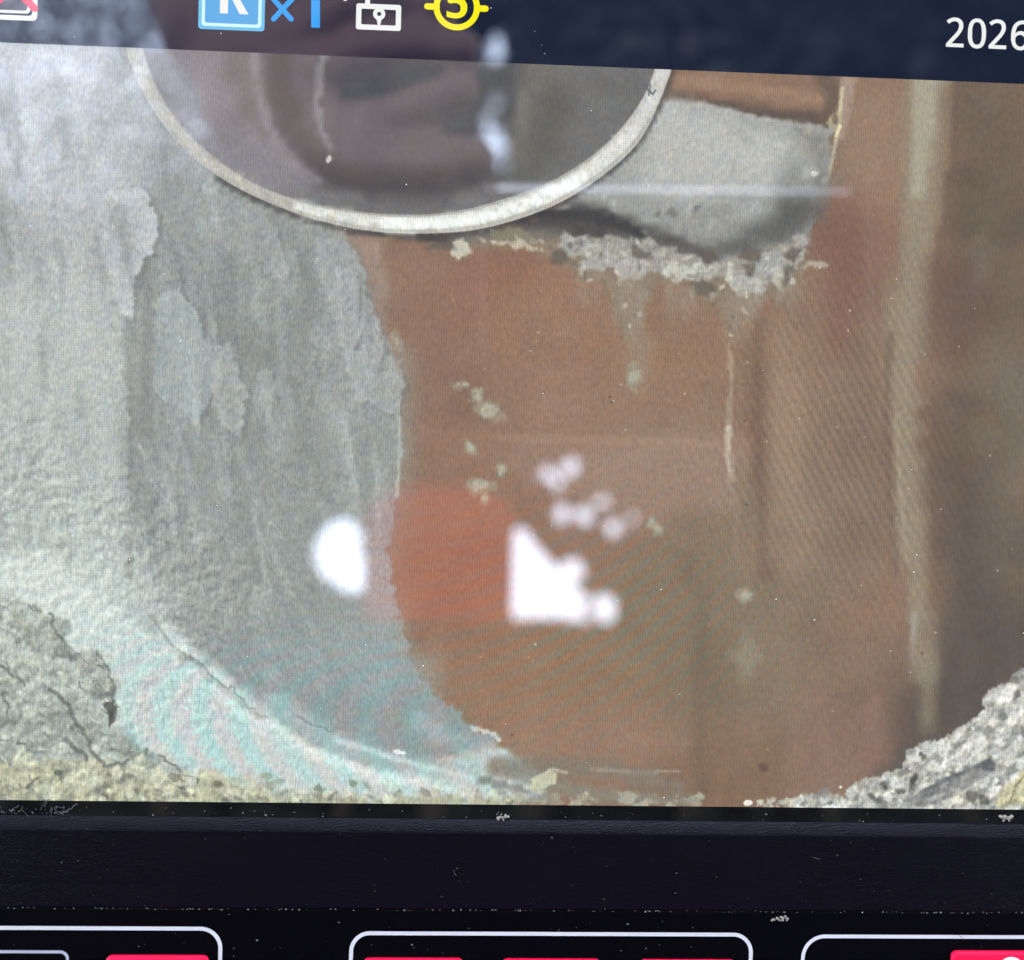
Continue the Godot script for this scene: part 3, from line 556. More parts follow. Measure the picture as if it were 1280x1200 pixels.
func draw_rock() -> void:
	var w := rock_outline()
	lay([ragged(w, 6.0)], C(166, 178, 165), 9.0, 0.85)
	lay([w], Color(0.5, 0.12, 0.55, 1), 14.0, 1.0, gm)
	lay([ragged(pv([-57.9, 860.3, 47.4, 858.7, 86.2, 869.9, 125.3, 892.0, 145.3, 921.2, 126.7, 955.9, 78.7, 966.2, -55.7, 957.9]), 8.0)], C(140, 149, 139), 14.0, 0.7)
	lay([ragged(pv([-55.7, 957.9, 78.6, 961.3, 156.2, 975.2, 273.2, 988.8, 410.7, 997.3, 649.2, 1000.0, 650.2, 1040.0, -53.7, 1045.8]), 8.0)], C(168, 166, 134), 9.0, 0.85)
	lay([ragged(pv([104.6, 830.4, 135.3, 822.0, 153.5, 857.2, 156.1, 886.7, 134.6, 875.2, 114.9, 857.7]), 4.0)], C(150, 152, 142), 5.0, 0.7)
	for i in 260:                           # broken faces
		var q := inside(w, Rect2(-60, 740, 420, 270))
		var low := q.y > 960
		var c := near(C(190, 186, 150) if low else (C(178, 190, 176) if rng.randf() < 0.6 else C(128, 136, 126)), 0.08)
		stone(q, rng.randf_range(3, 10), rng.randf_range(1.2, 3.0), rng.randf_range(0.2, 1.0), c, 2.2, rng.randf_range(0.3, 0.7))
	for i in 46:                            # larger lumps, lit on top and dark below
		var q := inside(w, Rect2(-60, 770, 420, 230))
		var r := rng.randf_range(7, 18)
		var t := rng.randf_range(0.0, 0.9)
		stone(q + Vector2(4, 5), r, 1.7, t, C(92, 100, 90), 5.0, 0.5)
		stone(q, r, 1.7, t, near(C(176, 186, 172) if q.y < 960 else C(190, 188, 156), 0.06), 3.0, 0.6)
	for i in 150:
		var q := inside(w, Rect2(-60, 740, 560, 270))
		var d := Vector2.from_angle(rng.randf_range(0.1, 1.2)) * rng.randf_range(6, 22)
		smear(ragged(PackedVector2Array([q, q + d]), 5.0, false), rng.randf_range(1.2, 3.5), 1.0, C(84, 90, 82) if rng.randf() < 0.6 else C(214, 220, 204), 1.8, rng.randf_range(0.3, 0.7))
	for a in [
		[pv([74.5, 777.9, 86.6, 801.2, 98.6, 820.7, 106.6, 834.3]), 4, 3], [pv([18.2, 841.5, 37.8, 856.9, 49.6, 870.5]), 5, 3], [pv([133.4, 822.1, 147.4, 842.5, 154.7, 867.0, 158.3, 898.4, 154.9, 918.2]), 3, 4], [pv([78.5, 870.1, 100.1, 887.4, 114.2, 911.8, 124.2, 928.4, 136.3, 951.8, 148.2, 963.5]), 6, 8], [pv([97.2, 931.6, 114.9, 944.2, 128.7, 955.8]), 8, 7],
		[pv([148.2, 963.5, 167.5, 960.3, 190.5, 949.2, 200.1, 941.2]), 5, 4], [pv([167.6, 963.3, 169.9, 981.0]), 5, 4], [pv([54.2, 990.0, 59.8, 980.2, 73.2, 976.1]), 5, 4], [pv([88.5, 972.0, 98.3, 977.8, 110.2, 993.4]), 8, 5], [pv([196.3, 945.2, 198.7, 964.9]), 3, 2], [pv([210.0, 949.0, 229.7, 960.6, 247.4, 970.3]), 4, 3], [pv([236.1, 986.2, 257.9, 999.8]), 4, 3], [pv([21.0, 878.7, 29.1, 896.2, 31.2, 908.0]), 5, 3],
	]:
		smear(ragged(a[0], 6.0, false), a[1] * 0.8, a[2] * 0.6, C(92, 98, 90), 2.0, 0.75)
	lay([ragged(pv([144.5, 886.8, 156.0, 880.8, 158.5, 904.3, 152.9, 916.2, 148.6, 896.6]), 3.0)], C(64, 68, 60), 2.0, 0.9)
	oval(Vector2(142.3, 875.0), 6, 8, C(128, 136, 126), 3.0, 0.7, 0.0, 3.0)
	for a in [[Vector2(187.0, 965.0), 12, 16], [Vector2(210.5, 974.6), 14, 12], [Vector2(161.9, 971.2), 10, 8], [Vector2(117.6, 980.5), 22, 12], [Vector2(49.6, 956.7), 14, 12], [Vector2(79.4, 995.7), 20, 8], [Vector2(133.6, 1003.0), 4, 6]]:
		oval(a[0], a[1], a[2], C(196, 198, 170), 3.0, 0.75, rng.randf_range(-0.3, 0.5), 5.0)
	for i in 170:
		var q := Vector2(rng.randf_range(140, 660), rng.randf_range(972, 1004))
		if q.y < 960 + (q.x - 140) * 0.06: continue
		stone(q, rng.randf_range(2, 6), rng.randf_range(1.0, 2.4), rng.randf_range(-0.2, 0.8), near(C(194, 194, 166), 0.12) if rng.randf() < 0.65 else near(C(130, 126, 104), 0.08), 2.0, rng.randf_range(0.4, 0.8))


func draw_gravel() -> void:
	var w := gravel_outline()
	smear(pv([1116.7, 980.3, 1167.6, 944.2, 1218.9, 918.1, 1259.8, 881.9, 1311.0, 840.3]), 40, 30, C(74, 66, 56), 18.0, 0.7)
	lay([ragged(w, 9.0)], C(158, 158, 146), 2.2, 1.0)
	lay([w], Color(0.45, 0, 0.65, 1), 4.0, 1.0, gm)
	for i in 560:
		var q := inside(w, Rect2(960, 815, 400, 200))
		var roll := rng.randf()
		var c := near(C(204, 206, 196), 0.08) if roll < 0.55 else (near(C(172, 173, 163), 0.06) if roll < 0.84 else near(C(110, 110, 102), 0.06))
		stone(q, rng.randf_range(2.0, 7.5), rng.randf_range(1.0, 1.9), rng.randf_range(-1.2, 0.2), c, 2.0, rng.randf_range(0.5, 0.9))
	lay([ragged(pv([1148.1, 995.2, 1178.8, 979.7, 1219.9, 959.9, 1252.9, 945.2, 1267.6, 949.2, 1265.8, 959.4, 1230.7, 976.1, 1199.9, 994.8, 1169.1, 1005.2]), 4.0)], C(122, 122, 120), 3.0, 0.9)
	smear(pv([1166.6, 986.9, 1209.7, 966.1, 1257.1, 945.2]), 4, 6, C(92, 94, 98), 2.5, 0.8)
	smear(pv([1179.2, 994.9, 1220.4, 979.3, 1261.6, 959.4]), 3, 5, C(152, 152, 148), 2.5, 0.7)
	oval(Vector2(1257.2, 949.3), 9, 7, C(84, 86, 88), 3.0, 0.85, 0.4)
	lay([ragged(pv([1272.6, 983.8, 1298.1, 958.0, 1323.9, 942.4, 1356.6, 993.3, 1262.6, 1004.4]), 5.0)], C(196, 184, 140), 4.0, 0.75)
	smear(pv([1285.5, 998.0, 1293.3, 975.5, 1307.5, 958.9]), 3, 2, C(106, 92, 60), 2.0, 0.7)
	smear(pv([1206.4, 1002.8, 1220.6, 988.4, 1230.8, 980.2]), 4, 3, C(214, 212, 186), 2.0, 0.8)
	oval(Vector2(1159.9, 969.7), 5, 10, C(66, 66, 60), 3.0, 0.9, 0.4, 3.0)
	for a in [[Vector2(1120.8, 977.2), 6, 5], [Vector2(1171.6, 938.0), 5, 4], [Vector2(1236.3, 990.3), 8, 6], [Vector2(1106.7, 991.6), 6, 4], [Vector2(1252.0, 994.3), 7, 6], [Vector2(1143.7, 985.1), 6, 4]]:
		oval(a[0], a[1], a[2], C(74, 74, 66), 2.5, 0.8, rng.randf(), 4.0)
	for a in [[Vector2(1269.6, 857.2), 26, 10, -0.5], [Vector2(1194.2, 927.6), 14, 10, 0.0], [Vector2(1184.5, 954.2), 10, 8, 0.3], [Vector2(1291.1, 881.4), 14, 10, 0.0], [Vector2(1239.9, 922.9), 18, 10, -0.4], [Vector2(1224.7, 943.5), 12, 10, 0.0]]:
		oval(a[0], a[1], a[2], C(214, 214, 204), 3.0, 0.7, a[3], 6.0)
	for i in 26:
		stone(Vector2(rng.randf_range(960, 1010), rng.randf_range(996, 1006)), rng.randf_range(1.5, 4), 1.3, 0.0, near(C(176, 172, 156), 0.1), 1.5, 0.8)
	for i in 60:                            # broad glossy tones on the silt
		var q := Vector2(rng.randf_range(500, 1120), rng.randf_range(330, 960))
		smear(PackedVector2Array([q, q + Vector2(rng.randf_range(-30, 30), rng.randf_range(30, 90))]), rng.randf_range(10, 40), rng.randf_range(6, 20), [C(168, 126, 102), C(118, 88, 66), C(150, 100, 78), C(140, 120, 96)][i % 4], rng.randf_range(14, 26), rng.randf_range(0.06, 0.16))
	for a in [[Vector2(947.7, 1001.2), 6, 4], [Vector2(1066.2, 979.8), 2, 2]]:
		oval(a[0], a[1], a[2], C(226, 224, 210), 1.5, 0.95, 0.0, 1.0)


func finish_picture() -> void:              # grain, the panel's pixel grid and the way grid and picture beat against each other
	var n1 := FastNoiseLite.new(); n1.seed = 11; n1.frequency = 0.33; n1.fractal_octaves = 2
	var n2 := FastNoiseLite.new(); n2.seed = 12; n2.frequency = 0.09; n2.fractal_octaves = 4
	var a1 := n1.get_image(TW, TH / 3, false, false, false)    # stretched along the panel's columns
	a1.resize(TW, TH, Image.INTERPOLATE_BILINEAR)
	var a2 := n2.get_image(TW, TH, false, false, false)
	var n3 := FastNoiseLite.new(); n3.seed = 13; n3.frequency = 0.045; n3.fractal_octaves = 4
	var a3 := n3.get_image(TW, TH, false, false, false)
	a3.convert(Image.FORMAT_L8)
	var b3 := a3.get_data()
	a1.convert(Image.FORMAT_L8)
	a2.convert(Image.FORMAT_L8)
	var b1 := a1.get_data()
	var b2 := a2.get_data()
	cv.convert(Image.FORMAT_RGB8)
	gm.convert(Image.FORMAT_RGB8)
	var px := cv.get_data()
	var gd := gm.get_data()
	var c0 := Vector2(319.8, 889.4) - PIC.position
	var c1 := Vector2(744.5, 773.3) - PIC.position
	var c2 := Vector2(1065.4, 549.6) - PIC.position
	var lift := PackedFloat32Array()        # the panel's black level
	lift.resize(256)
	for i in 256:
		lift[i] = 255.0 * pow(pow(i / 255.0, 2.2) * 0.985 + 0.03, 1.0 / 2.2)
	var job := func(row: int) -> PackedByteArray:
		var out := PackedByteArray()
		out.resize(TW * 3)
		var i := row * TW
		var gy := 0.025 if row % 3 == 0 else -0.012
		for x in TW:
			var g := gd[i * 3] / 255.0
			var k := 1.0 + ((b1[i] - 128) * 0.0013 + (b2[i] - 128) * 0.0006) * (0.35 + g) + gy + (0.05 if x % 3 == 0 else -0.025)
			var hue := (b3[i] - 128) * 0.00024
			var r := lift[px[i * 3]]; var gg := lift[px[i * 3 + 1]]; var b := lift[px[i * 3 + 2]]
			var rel := gd[i * 3 + 2]
			if rel > 8 and row > 6 and x > 6:
				k += rel * ((b2[i] - b2[i - 2 * TW - 2]) * 0.0000045 + (b3[i] - b3[i - 5 * TW - 4]) * 0.0000105)
			var grey := (r * 0.3 + gg * 0.59 + b * 0.11) * 0.24
			k *= 1.06
			var warm := clampf((r - b - 10.0) / 30.0, 0.0, 1.0)   # the panel shows warm tones a little yellower
			b *= 1.0 - 0.045 * warm
			r *= 1.0 - 0.02 * warm
			r = (r * 0.76 + grey) * k * (1.0 + hue); gg = (gg * 0.76 + grey) * k * (1.0 + hue * 0.3); b = (b * 0.76 + grey) * k * (1.0 - hue)
			var beat := gd[i * 3 + 1] / 255.0
			if beat > 0.02:                 # broad rose and aqua bands over the pale slope
				var dx := x - c0.x; var dy := row - c0.y - 0.06 * (x - c0.x)
				var bend := (0.017 if dy < 0.0 else 0.006) * dy * dy
				var fade := exp(-pow(dx / 270.0 - 0.25, 4.0) - pow(dy / 105.0, 4.0))
				var ph := dx - bend + (b2[i] - 128) * 0.12
				var wv := sin(ph * (0.128 - 0.00005 * dx)) * beat * fade
				r *= 1.0 + 0.07 * wv - 0.055 * fade * beat
				gg *= 1.0 - 0.03 * wv + 0.005 * fade * beat
				b *= 1.0 - 0.02 * wv + 0.02 * fade * beat
			var ex := (x - c1.x) / 230.0; var ey := (row - c1.y) / 150.0
			var e := ex * ex + ey * ey
			if e < 3.0:                     # finer slanting bands on the brown floor
				var wv := sin((x - c1.x) * 0.17 + (row - c1.y) * 0.27 + 0.0003 * (x - c1.x) * (x - c1.x)) * exp(-e) 
				r *= 1.0 + 0.06 * wv
				gg *= 1.0 - 0.03 * wv
				b *= 1.0 - 0.08 * wv
			ex = (x - c2.x) / 170.0; ey = (row - c2.y) / 220.0
			e = ex * ex + ey * ey
			if e < 3.0:
				var wv := sin((x - c2.x) * 0.52 - (row - c2.y) * 0.28) * exp(-e) * 0.05
				r *= 1.0 + wv; gg *= 1.0 + wv; b *= 1.0 + wv
			out[x * 3] = clampi(int(r), 0, 255)
			out[x * 3 + 1] = clampi(int(gg), 0, 255)
			out[x * 3 + 2] = clampi(int(b), 0, 255)
			i += 1
		return out
	var rows := []
	rows.resize(TH)
	var id := WorkerThreadPool.add_group_task(func(row: int) -> void: rows[row] = job.call(row), TH)
	WorkerThreadPool.wait_for_group_task_completion(id)
	var data := PackedByteArray()
	for r in rows:
		data.append_array(r)
	cv = Image.create_from_data(TW, TH, false, Image.FORMAT_RGB8, data)


# ---------------------------------------------------------------- the scene
func _ready() -> void:
	rng.seed = 71
	wob.seed = 5
	wob.frequency = 0.02
	var cam := Camera3D.new()
	cam.name = "camera"
	add_child(cam)
	cam.transform = Transform3D(LEAN * Basis(Vector3(0.998805, 0.023052, 0.043087), Vector3(-0.023031, 0.999734, -0.000994), Vector3(-0.043098, -0.000000, 0.999071)), LEAN * Vector3(-55.165948, 0.000000, 1278.810666) * S)
	var lens := CameraAttributesPhysical.new()
	lens.frustum_focal_length = 25.6
	lens.frustum_focus_distance = 1280 * S
	lens.frustum_near = 0.01
	lens.frustum_far = 400.0
	lens.exposure_aperture = 5.5
	cam.attributes = lens
	cam.fov = rad_to_deg(2.0 * atan(600.0 / 1280.0))
	cam.near = 0.01
	cam.far = 400.0
	cam.current = true
	var sky := ProceduralSkyMaterial.new()
	sky.sky_top_color = Color(0.80, 0.86, 0.97)
	sky.sky_horizon_color = Color(0.93, 0.95, 1.0)
	sky.sky_curve = 0.2
	sky.ground_bottom_color = Color(0.2, 0.2, 0.18)
	sky.ground_horizon_color = Color(0.3, 0.3, 0.28)
	sky.sky_energy_multiplier = SKY_ENERGY
	var env := Environment.new()
	env.background_mode = Environment.BG_SKY
	env.sky = Sky.new()
	env.sky.sky_material = sky
	env.tonemap_mode = Environment.TONE_MAPPER_LINEAR
	env.tonemap_exposure = EXPOSURE
	env.sdfgi_enabled = true
	env.ssao_enabled = true
	env.ssil_enabled = true
	var we := WorldEnvironment.new()
	we.name = "world"
	we.environment = env
	add_child(we)
	var sun := DirectionalLight3D.new()
	sun.name = "sun"
	sun.light_energy = 0.2
	sun.light_angular_distance = 12.0
	sun.light_color = Color(1.0, 0.97, 0.92)
	sun.shadow_enabled = true
	sun.rotation_degrees = Vector3(-58, 160, 0)
	add_child(sun)

	materials()
	setting()
	monitor()
	dirt()
	behind_viewer()


func materials() -> void:
	M.plastic = mat(Color(0.0016, 0.0011, 0.0032), 0.27, 0.24)
	var fine := FastNoiseLite.new()
	fine.seed = 3
	fine.frequency = 0.22
	fine.fractal_octaves = 3
	var nt := NoiseTexture2D.new()
	nt.noise = fine
	nt.width = 256
	nt.height = 256
	nt.seamless = true
	nt.as_normal_map = true
	nt.bump_strength = 5.0
	M.plastic.normal_enabled = true
	M.plastic.normal_texture = nt
	M.plastic.normal_scale = 0.35
	M.plastic.uv1_triplanar = true
	M.plastic.uv1_scale = Vector3.ONE * 60.0
	M.film = mat(Color(0.0012, 0.0010, 0.0018), 0.4, 0.12)
	M.glass = mat(Color(0.0015, 0.0015, 0.002), 0.03, 0.55)
	M.white_print = mat(Color(0.46, 0.43, 0.43), 0.5, 0.3)
	M.grey_print = mat(Color(0.3, 0.3, 0.34), 0.5, 0.3)
	M.key_red = mat(Color(0.62, 0.004, 0.04), 0.5, 0.25)
	M.skin = mat(Color(0.25, 0.14, 0.115), 0.55, 0.4)
	M.sleeve = mat(Color(0.03, 0.03, 0.045), 0.9, 0.2)
	M.key_print = mat(Color(0.8, 0.72, 0.76), 0.5, 0.3)
	M.dust = mat(Color(0.42, 0.39, 0.34), 0.95, 0.2)
	M.dust.vertex_color_use_as_albedo = true
	M.dust.albedo_color = Color.WHITE
	M.crumb = mat(Color(0.24, 0.21, 0.17), 0.9, 0.3)
	M.ground = mat(Color(0.04, 0.037, 0.03), 0.95, 0.2)
	M.leaf = mat(Color(0.05, 0.075, 0.03), 0.6, 0.4)
	M.leaf.vertex_color_use_as_albedo = true
	M.leaf.albedo_color = Color.WHITE
	M.leaf.backlight_enabled = true
	M.leaf.backlight = Color(0.08, 0.09, 0.06)
	M.bark = mat(Color(0.10, 0.08, 0.06), 0.9, 0.2)
	M.phone_back = mat(Color(0.02, 0.02, 0.022), 0.3, 0.5)
	M.phone_edge = mat(Color(0.85, 0.85, 0.88), 0.3, 0.5)
	M.phone_edge.metallic = 1.0
	M.cloth = mat(Color(0.48, 0.045, 0.03), 0.85, 0.3)


func setting() -> void:
	var st := SurfaceTool.new()
	st.begin(Mesh.PRIMITIVE_TRIANGLES)
	st.set_normal(Vector3.UP)
	var y := GROUND
	quad(st, Vector3(-150, y, -150), Vector3(150, y, -150), Vector3(150, y, 150), Vector3(-150, y, 150))
	var g := obj("ground", st.commit(), M.ground)
	tag(g, "bare brown ground that the monitor stands on", "ground", "", "structure")


func monitor() -> void:
	var root := Node3D.new()
	root.name = "inspection_monitor"
	add_child(root)
	root.position = R(640, 1600, -150)
	tag(root, "black inspection monitor with a lit screen above a keypad of red keys", "monitor")
	var at := -root.position
	# every part is built in plane coordinates and set back by the base's place
	var part := func(called: String, mesh: Mesh, m: Material, parent: Node = root) -> MeshInstance3D:
		var o := obj(called, mesh, m, parent)
		if parent == root: o.position = at
		return o
	var hole := Rect2(-92, -112, 1494, 1136)
	var face := Rect2(-190, -210, 1690, 1344.2)
	# bezel: up from the glass by a chamfer, then the flat face, its outer edge and the side
	var bl := [[rrect(hole, 6), -6.0], [rrect(hole, 6), 0.8], [rrect(hole.grow(1.0), 6), 2.0], [rrect(hole.grow(12.5), 8), 9.4], [rrect(hole.grow(15), 9), 10.2]]
	part.call("bezel", frame_mesh(bl, face), M.plastic)
	var lower := Rect2(-190, 1134.6, 1690, 420)
	part.call("keypad_panel", stack_mesh([[rrect(lower, 3, 4), -6.0], [rrect(lower, 3, 4), 8.0], [rrect(lower.grow(-1.5), 3, 4), 8.8]]), M.film)
	var shell := Rect2(-198, -218, 1706, 1818)
	part.call("housing", stack_mesh([[rrect(shell.grow(-60), 20), -320.0], [rrect(shell.grow(-10), 26), -300.0], [rrect(shell, 30), -270.0], [rrect(shell, 30), -8.0], [rrect(shell.grow(-3), 28), -5.0]]), M.plastic)
	# the glass border round the picture
	var lit_area := Rect2(PIC.position.x, -84, PIC.size.x, PIC.end.y + 84)
	part.call("screen_border", ring_mesh(rrect(hole, 6, 2), rrect(lit_area, 0.01, 2), 0.0), M.glass)

	var legs := SurfaceTool.new()
	legs.begin(Mesh.PRIMITIVE_TRIANGLES)
	var t0 := R(640, 700, -320)
	var foot := Vector3(0, GROUND, t0.z - 0.085)
	for x in [-0.08, 0.08]:
		var bar := BoxMesh.new()
		bar.size = Vector3(0.018, t0.distance_to(foot), 0.006)
		var up := (t0 - foot).normalized()
		var side := Vector3.RIGHT
		legs.append_from(bar, 0, Transform3D(Basis(side, up, side.cross(up)), (t0 + foot) / 2 + Vector3(x, 0.002, 0)))
	var rung := BoxMesh.new()
	rung.size = Vector3(0.178, 0.018, 0.005)
	legs.append_from(rung, 0, Transform3D(Basis(Vector3.RIGHT, (t0 - foot).normalized(), Vector3.RIGHT.cross((t0 - foot).normalized())), foot.lerp(t0, 0.12) + Vector3(0, 0.002, 0)))
	part.call("rear_stand", legs.commit(), M.plastic)

	draw_picture()
	var tex := ImageTexture.create_from_image(cv)
	M.picture = lit(Color.WHITE)
	M.picture.emission_texture = tex
	M.picture.emission_operator = BaseMaterial3D.EMISSION_OP_MULTIPLY
	M.picture.texture_repeat = false
	var pc := PackedVector2Array([PIC.position, Vector2(PIC.end.x, PIC.position.y), PIC.end, Vector2(PIC.position.x, PIC.end.y)])
	var screen: MeshInstance3D = part.call("screen_picture", flat_mesh([pc], 0.0, true), M.picture)
	screen.set_meta("label", "screen picture of a brown chamber floor with concrete and a pipe mouth")
	for a in regions():
		var clipped := Geometry2D.intersect_polygons(a[1], pc)
		var o := obj(a[0], flat_mesh(Array(clipped), a[2], true), M.picture, screen)
		o.set_meta("label", a[3])

	# the status bar and its signs
	var bar: MeshInstance3D = part.call("status_bar", flat_mesh([PackedVector2Array([Vector2(PIC.position.x, -84), Vector2(PIC.end.x, -84), Vector2(PIC.end.x, PIC.position.y), Vector2(PIC.position.x, PIC.position.y)])], 0.0), lit(C(14, 24, 46), 1.0))
	bar.set_meta("label", "dark navy status bar along the top of the screen")
	signs(bar)
	keypad(part, root)


func frame_mesh(loops: Array, outer: Rect2) -> ArrayMesh:   # loops of the opening from the back to the front, then the face and its outer side
	var st := SurfaceTool.new()
	st.begin(Mesh.PRIMITIVE_TRIANGLES)
	var all := loops.duplicate()
	var zf: float = loops[-1][1]
	var n: int = loops[0][0].size()
	var steps: int = n / 4 - 1
	all.append([rrect(outer.grow(-3), 12, steps), zf])
	all.append([rrect(outer, 14, steps), zf - 1.6])
	all.append([rrect(outer, 14, steps), -6.0])
	for k in all.size() - 1:
		var a: PackedVector2Array = all[k][0]
		var b: PackedVector2Array = all[k + 1][0]
		st.set_smooth_group(1 if k in [2, 3] else -1)
		for i in n:
			var j := (i + 1) % n
			quad(st, R(b[i].x, b[i].y, all[k + 1][1]), R(b[j].x, b[j].y, all[k + 1][1]), R(a[j].x, a[j].y, all[k][1]), R(a[i].x, a[i].y, all[k][1]))
	st.generate_normals()
	return st.commit()


func letters(text: String, size: float, where: Vector2, m: Material, parent: Node, called: String, bold := false, z := 0.25, squeeze := 1.0) -> MeshInstance3D:
	var t := TextMesh.new()
	var f := SystemFont.new()
	f.font_names = PackedStringArray(["Droid Sans"])
	f.font_weight = 700 if bold else 400
	var heavy := FontVariation.new()
	heavy.base_font = f
	heavy.variation_embolden = 0.0 if bold else 0.3
	t.font = heavy
	t.text = text
	t.font_size = 64
	t.pixel_size = size * S / 64.0
	t.depth = 0.1 * S
	t.horizontal_alignment = HORIZONTAL_ALIGNMENT_LEFT
	t.vertical_alignment = VERTICAL_ALIGNMENT_BOTTOM
	var o := obj(called, t, m, parent)
	o.transform = Transform3D(LEAN.scaled_local(Vector3(squeeze, 1, 1)), R(where.x, where.y, z))
	return o


func signs(bar: Node) -> void:
	var white := lit(C(238, 242, 240))
	var yellow := lit(C(250, 238, 8))
	var blue := lit(C(0, 160, 242))
	var k := 0.25
	# recording icon: pale double frame and a red cross, only its lower right corner is in view
	var box := Rect2(-52, 4, 96, 45)
	box.end = Vector2(45.0, 51.5)
	box = Rect2(box.end - Vector2(90, 78), Vector2(90, 78))
	var o := obj("crossed_camera_icon", ring_mesh(rrect(box, 6), rrect(box.grow(-6.0), 4), k), white, bar)
	o.set_meta("label", "white framed icon with a red cross")
	obj("frame", ring_mesh(rrect(box.grow(-8.5), 5), rrect(box.grow(-12.0), 4), k), white, o)
	obj("backing", flat_mesh([rrect(box.grow(-12.0), 4)], k * 0.6), lit(C(86, 84, 92)), o)
	var red := lit(C(236, 60, 88))
	var mid := Vector2(15.8, 11.2)
	for s in [-1.0, 1.0]:
		obj("cross_bar", flat_mesh(ribbon(PackedVector2Array([mid - Vector2(26 * s, 25), mid + Vector2(26 * s, 25)]), 9), k * (1.2 + 0.2 * s)), red, o)
	# R badge
	var lo := Vector2(320.8, 52.7)
	var badge := Rect2(lo - Vector2(81, 84), Vector2(81, 84))
	o = obj("record_badge", flat_mesh([rrect(badge, 4)], k * 0.5), lit(C(98, 190, 232)), bar)
	o.set_meta("label", "blue square badge with a white letter R")
	obj("frame", ring_mesh(rrect(badge.grow(-4), 4), rrect(badge.grow(-8.0), 3), k), lit(C(205, 245, 252)), o)
	obj("backing", flat_mesh([rrect(badge.grow(-8.0), 3)], k * 0.75), lit(C(72, 168, 228)), o)
	letters("R", 65, badge.position + Vector2(20, 80), white, o, "letter", true, k * 1.2)
	# x1
	o = obj("zoom_sign", flat_mesh(ribbon(PackedVector2Array([Vector2(330.2, 11.3), Vector2(353.3, 36.0)]), 6.4), k), blue, bar)
	o.set_meta("label", "blue x1 sign beside the badge")
	obj("stroke", flat_mesh(ribbon(PackedVector2Array([Vector2(354.7, 10.2), Vector2(331.7, 36.9)]), 6.4), k * 1.15), blue, o)
	obj("digit", flat_mesh([pv([376.8, -10.6, 387.7, -11.1, 388.9, 45.4, 378.1, 45.4])], k), blue, o)
	obj("digit_flag", flat_mesh([pv([376.8, -10.6, 377.1, 1.3, 367.4, 7.7, 367.2, -1.2])], k), blue, o)
	# padlock: an outlined body, an open shackle and a keyhole
	var body := Rect2(Vector2(433.1, 12.8), Vector2.ZERO)
	body.end = Vector2(488.7, 45.2)
	o = obj("open_padlock_icon", ring_mesh(rrect(body, 3), rrect(body.grow(-6.5), 1.5), k), white, bar)
	o.set_meta("label", "white outlined open padlock icon")
	for q in ribbon(pv2([Vector2(447.0, 15.1), Vector2(446.6, 0.3), Vector2(439.9, -11.4), Vector2(430.0, -12.9), Vector2(420.3, -4.6), Vector2(419.1, 7.9)]), 6):
		obj("shackle", flat_mesh([q], k * 1.1), white, o)
	var kh := Vector2(461.5, 25.0)
	obj("keyhole", ring_mesh(disc(kh, 7.6), disc(kh, 2.6), k), white, o)
	obj("keyhole_slot", flat_mesh([PackedVector2Array([kh + Vector2(-3.6, 5), kh + Vector2(3.6, 5), kh + Vector2(1.4, 14), kh + Vector2(-1.2, 14)])], k * 1.2), white, o)
	# yellow circled 5
	var yc := Vector2(557.5, 12.4)
	o = obj("circled_five_sign", ring_mesh(disc(yc, 29, 48), disc(yc, 21.5, 48), k), yellow, bar)
	o.set_meta("label", "yellow circled figure 5 with a tick on each side")
	obj("tick", flat_mesh(ribbon(PackedVector2Array([Vector2(520.8, 13.0), Vector2(532.7, 13.1)]), 8), k * 1.1), yellow, o)
	obj("tick", flat_mesh(ribbon(PackedVector2Array([Vector2(582.5, 12.9), Vector2(593.5, 12.8)]), 8), k * 1.1), yellow, o)
	letters("5", 55, Vector2(557.5, 12.4) + Vector2(-15, 27), yellow, o, "digit", true, k)
	o = letters("2026", 51, Vector2(1178.5, 39.2) + Vector2(-1, 9.6), white, bar, "year_digits", false, k, 0.98)
	o.set_meta("label", "white digits 2026 at the right end of the status bar")


func proud(p: Vector2, z: float) -> Vector2:   # where a point seen at p lies at that height above the glass
	var eye: Vector3 = Vector3(-55.165948, 0.000000, 1278.810666) * S
	var c := Vector2(eye.x / S + 640.0, 600.0 - eye.y / S)
	return c + (p - c) * (1.0 - z * S / eye.z)

func pv2(a: Array) -> PackedVector2Array:
	return PackedVector2Array(a)


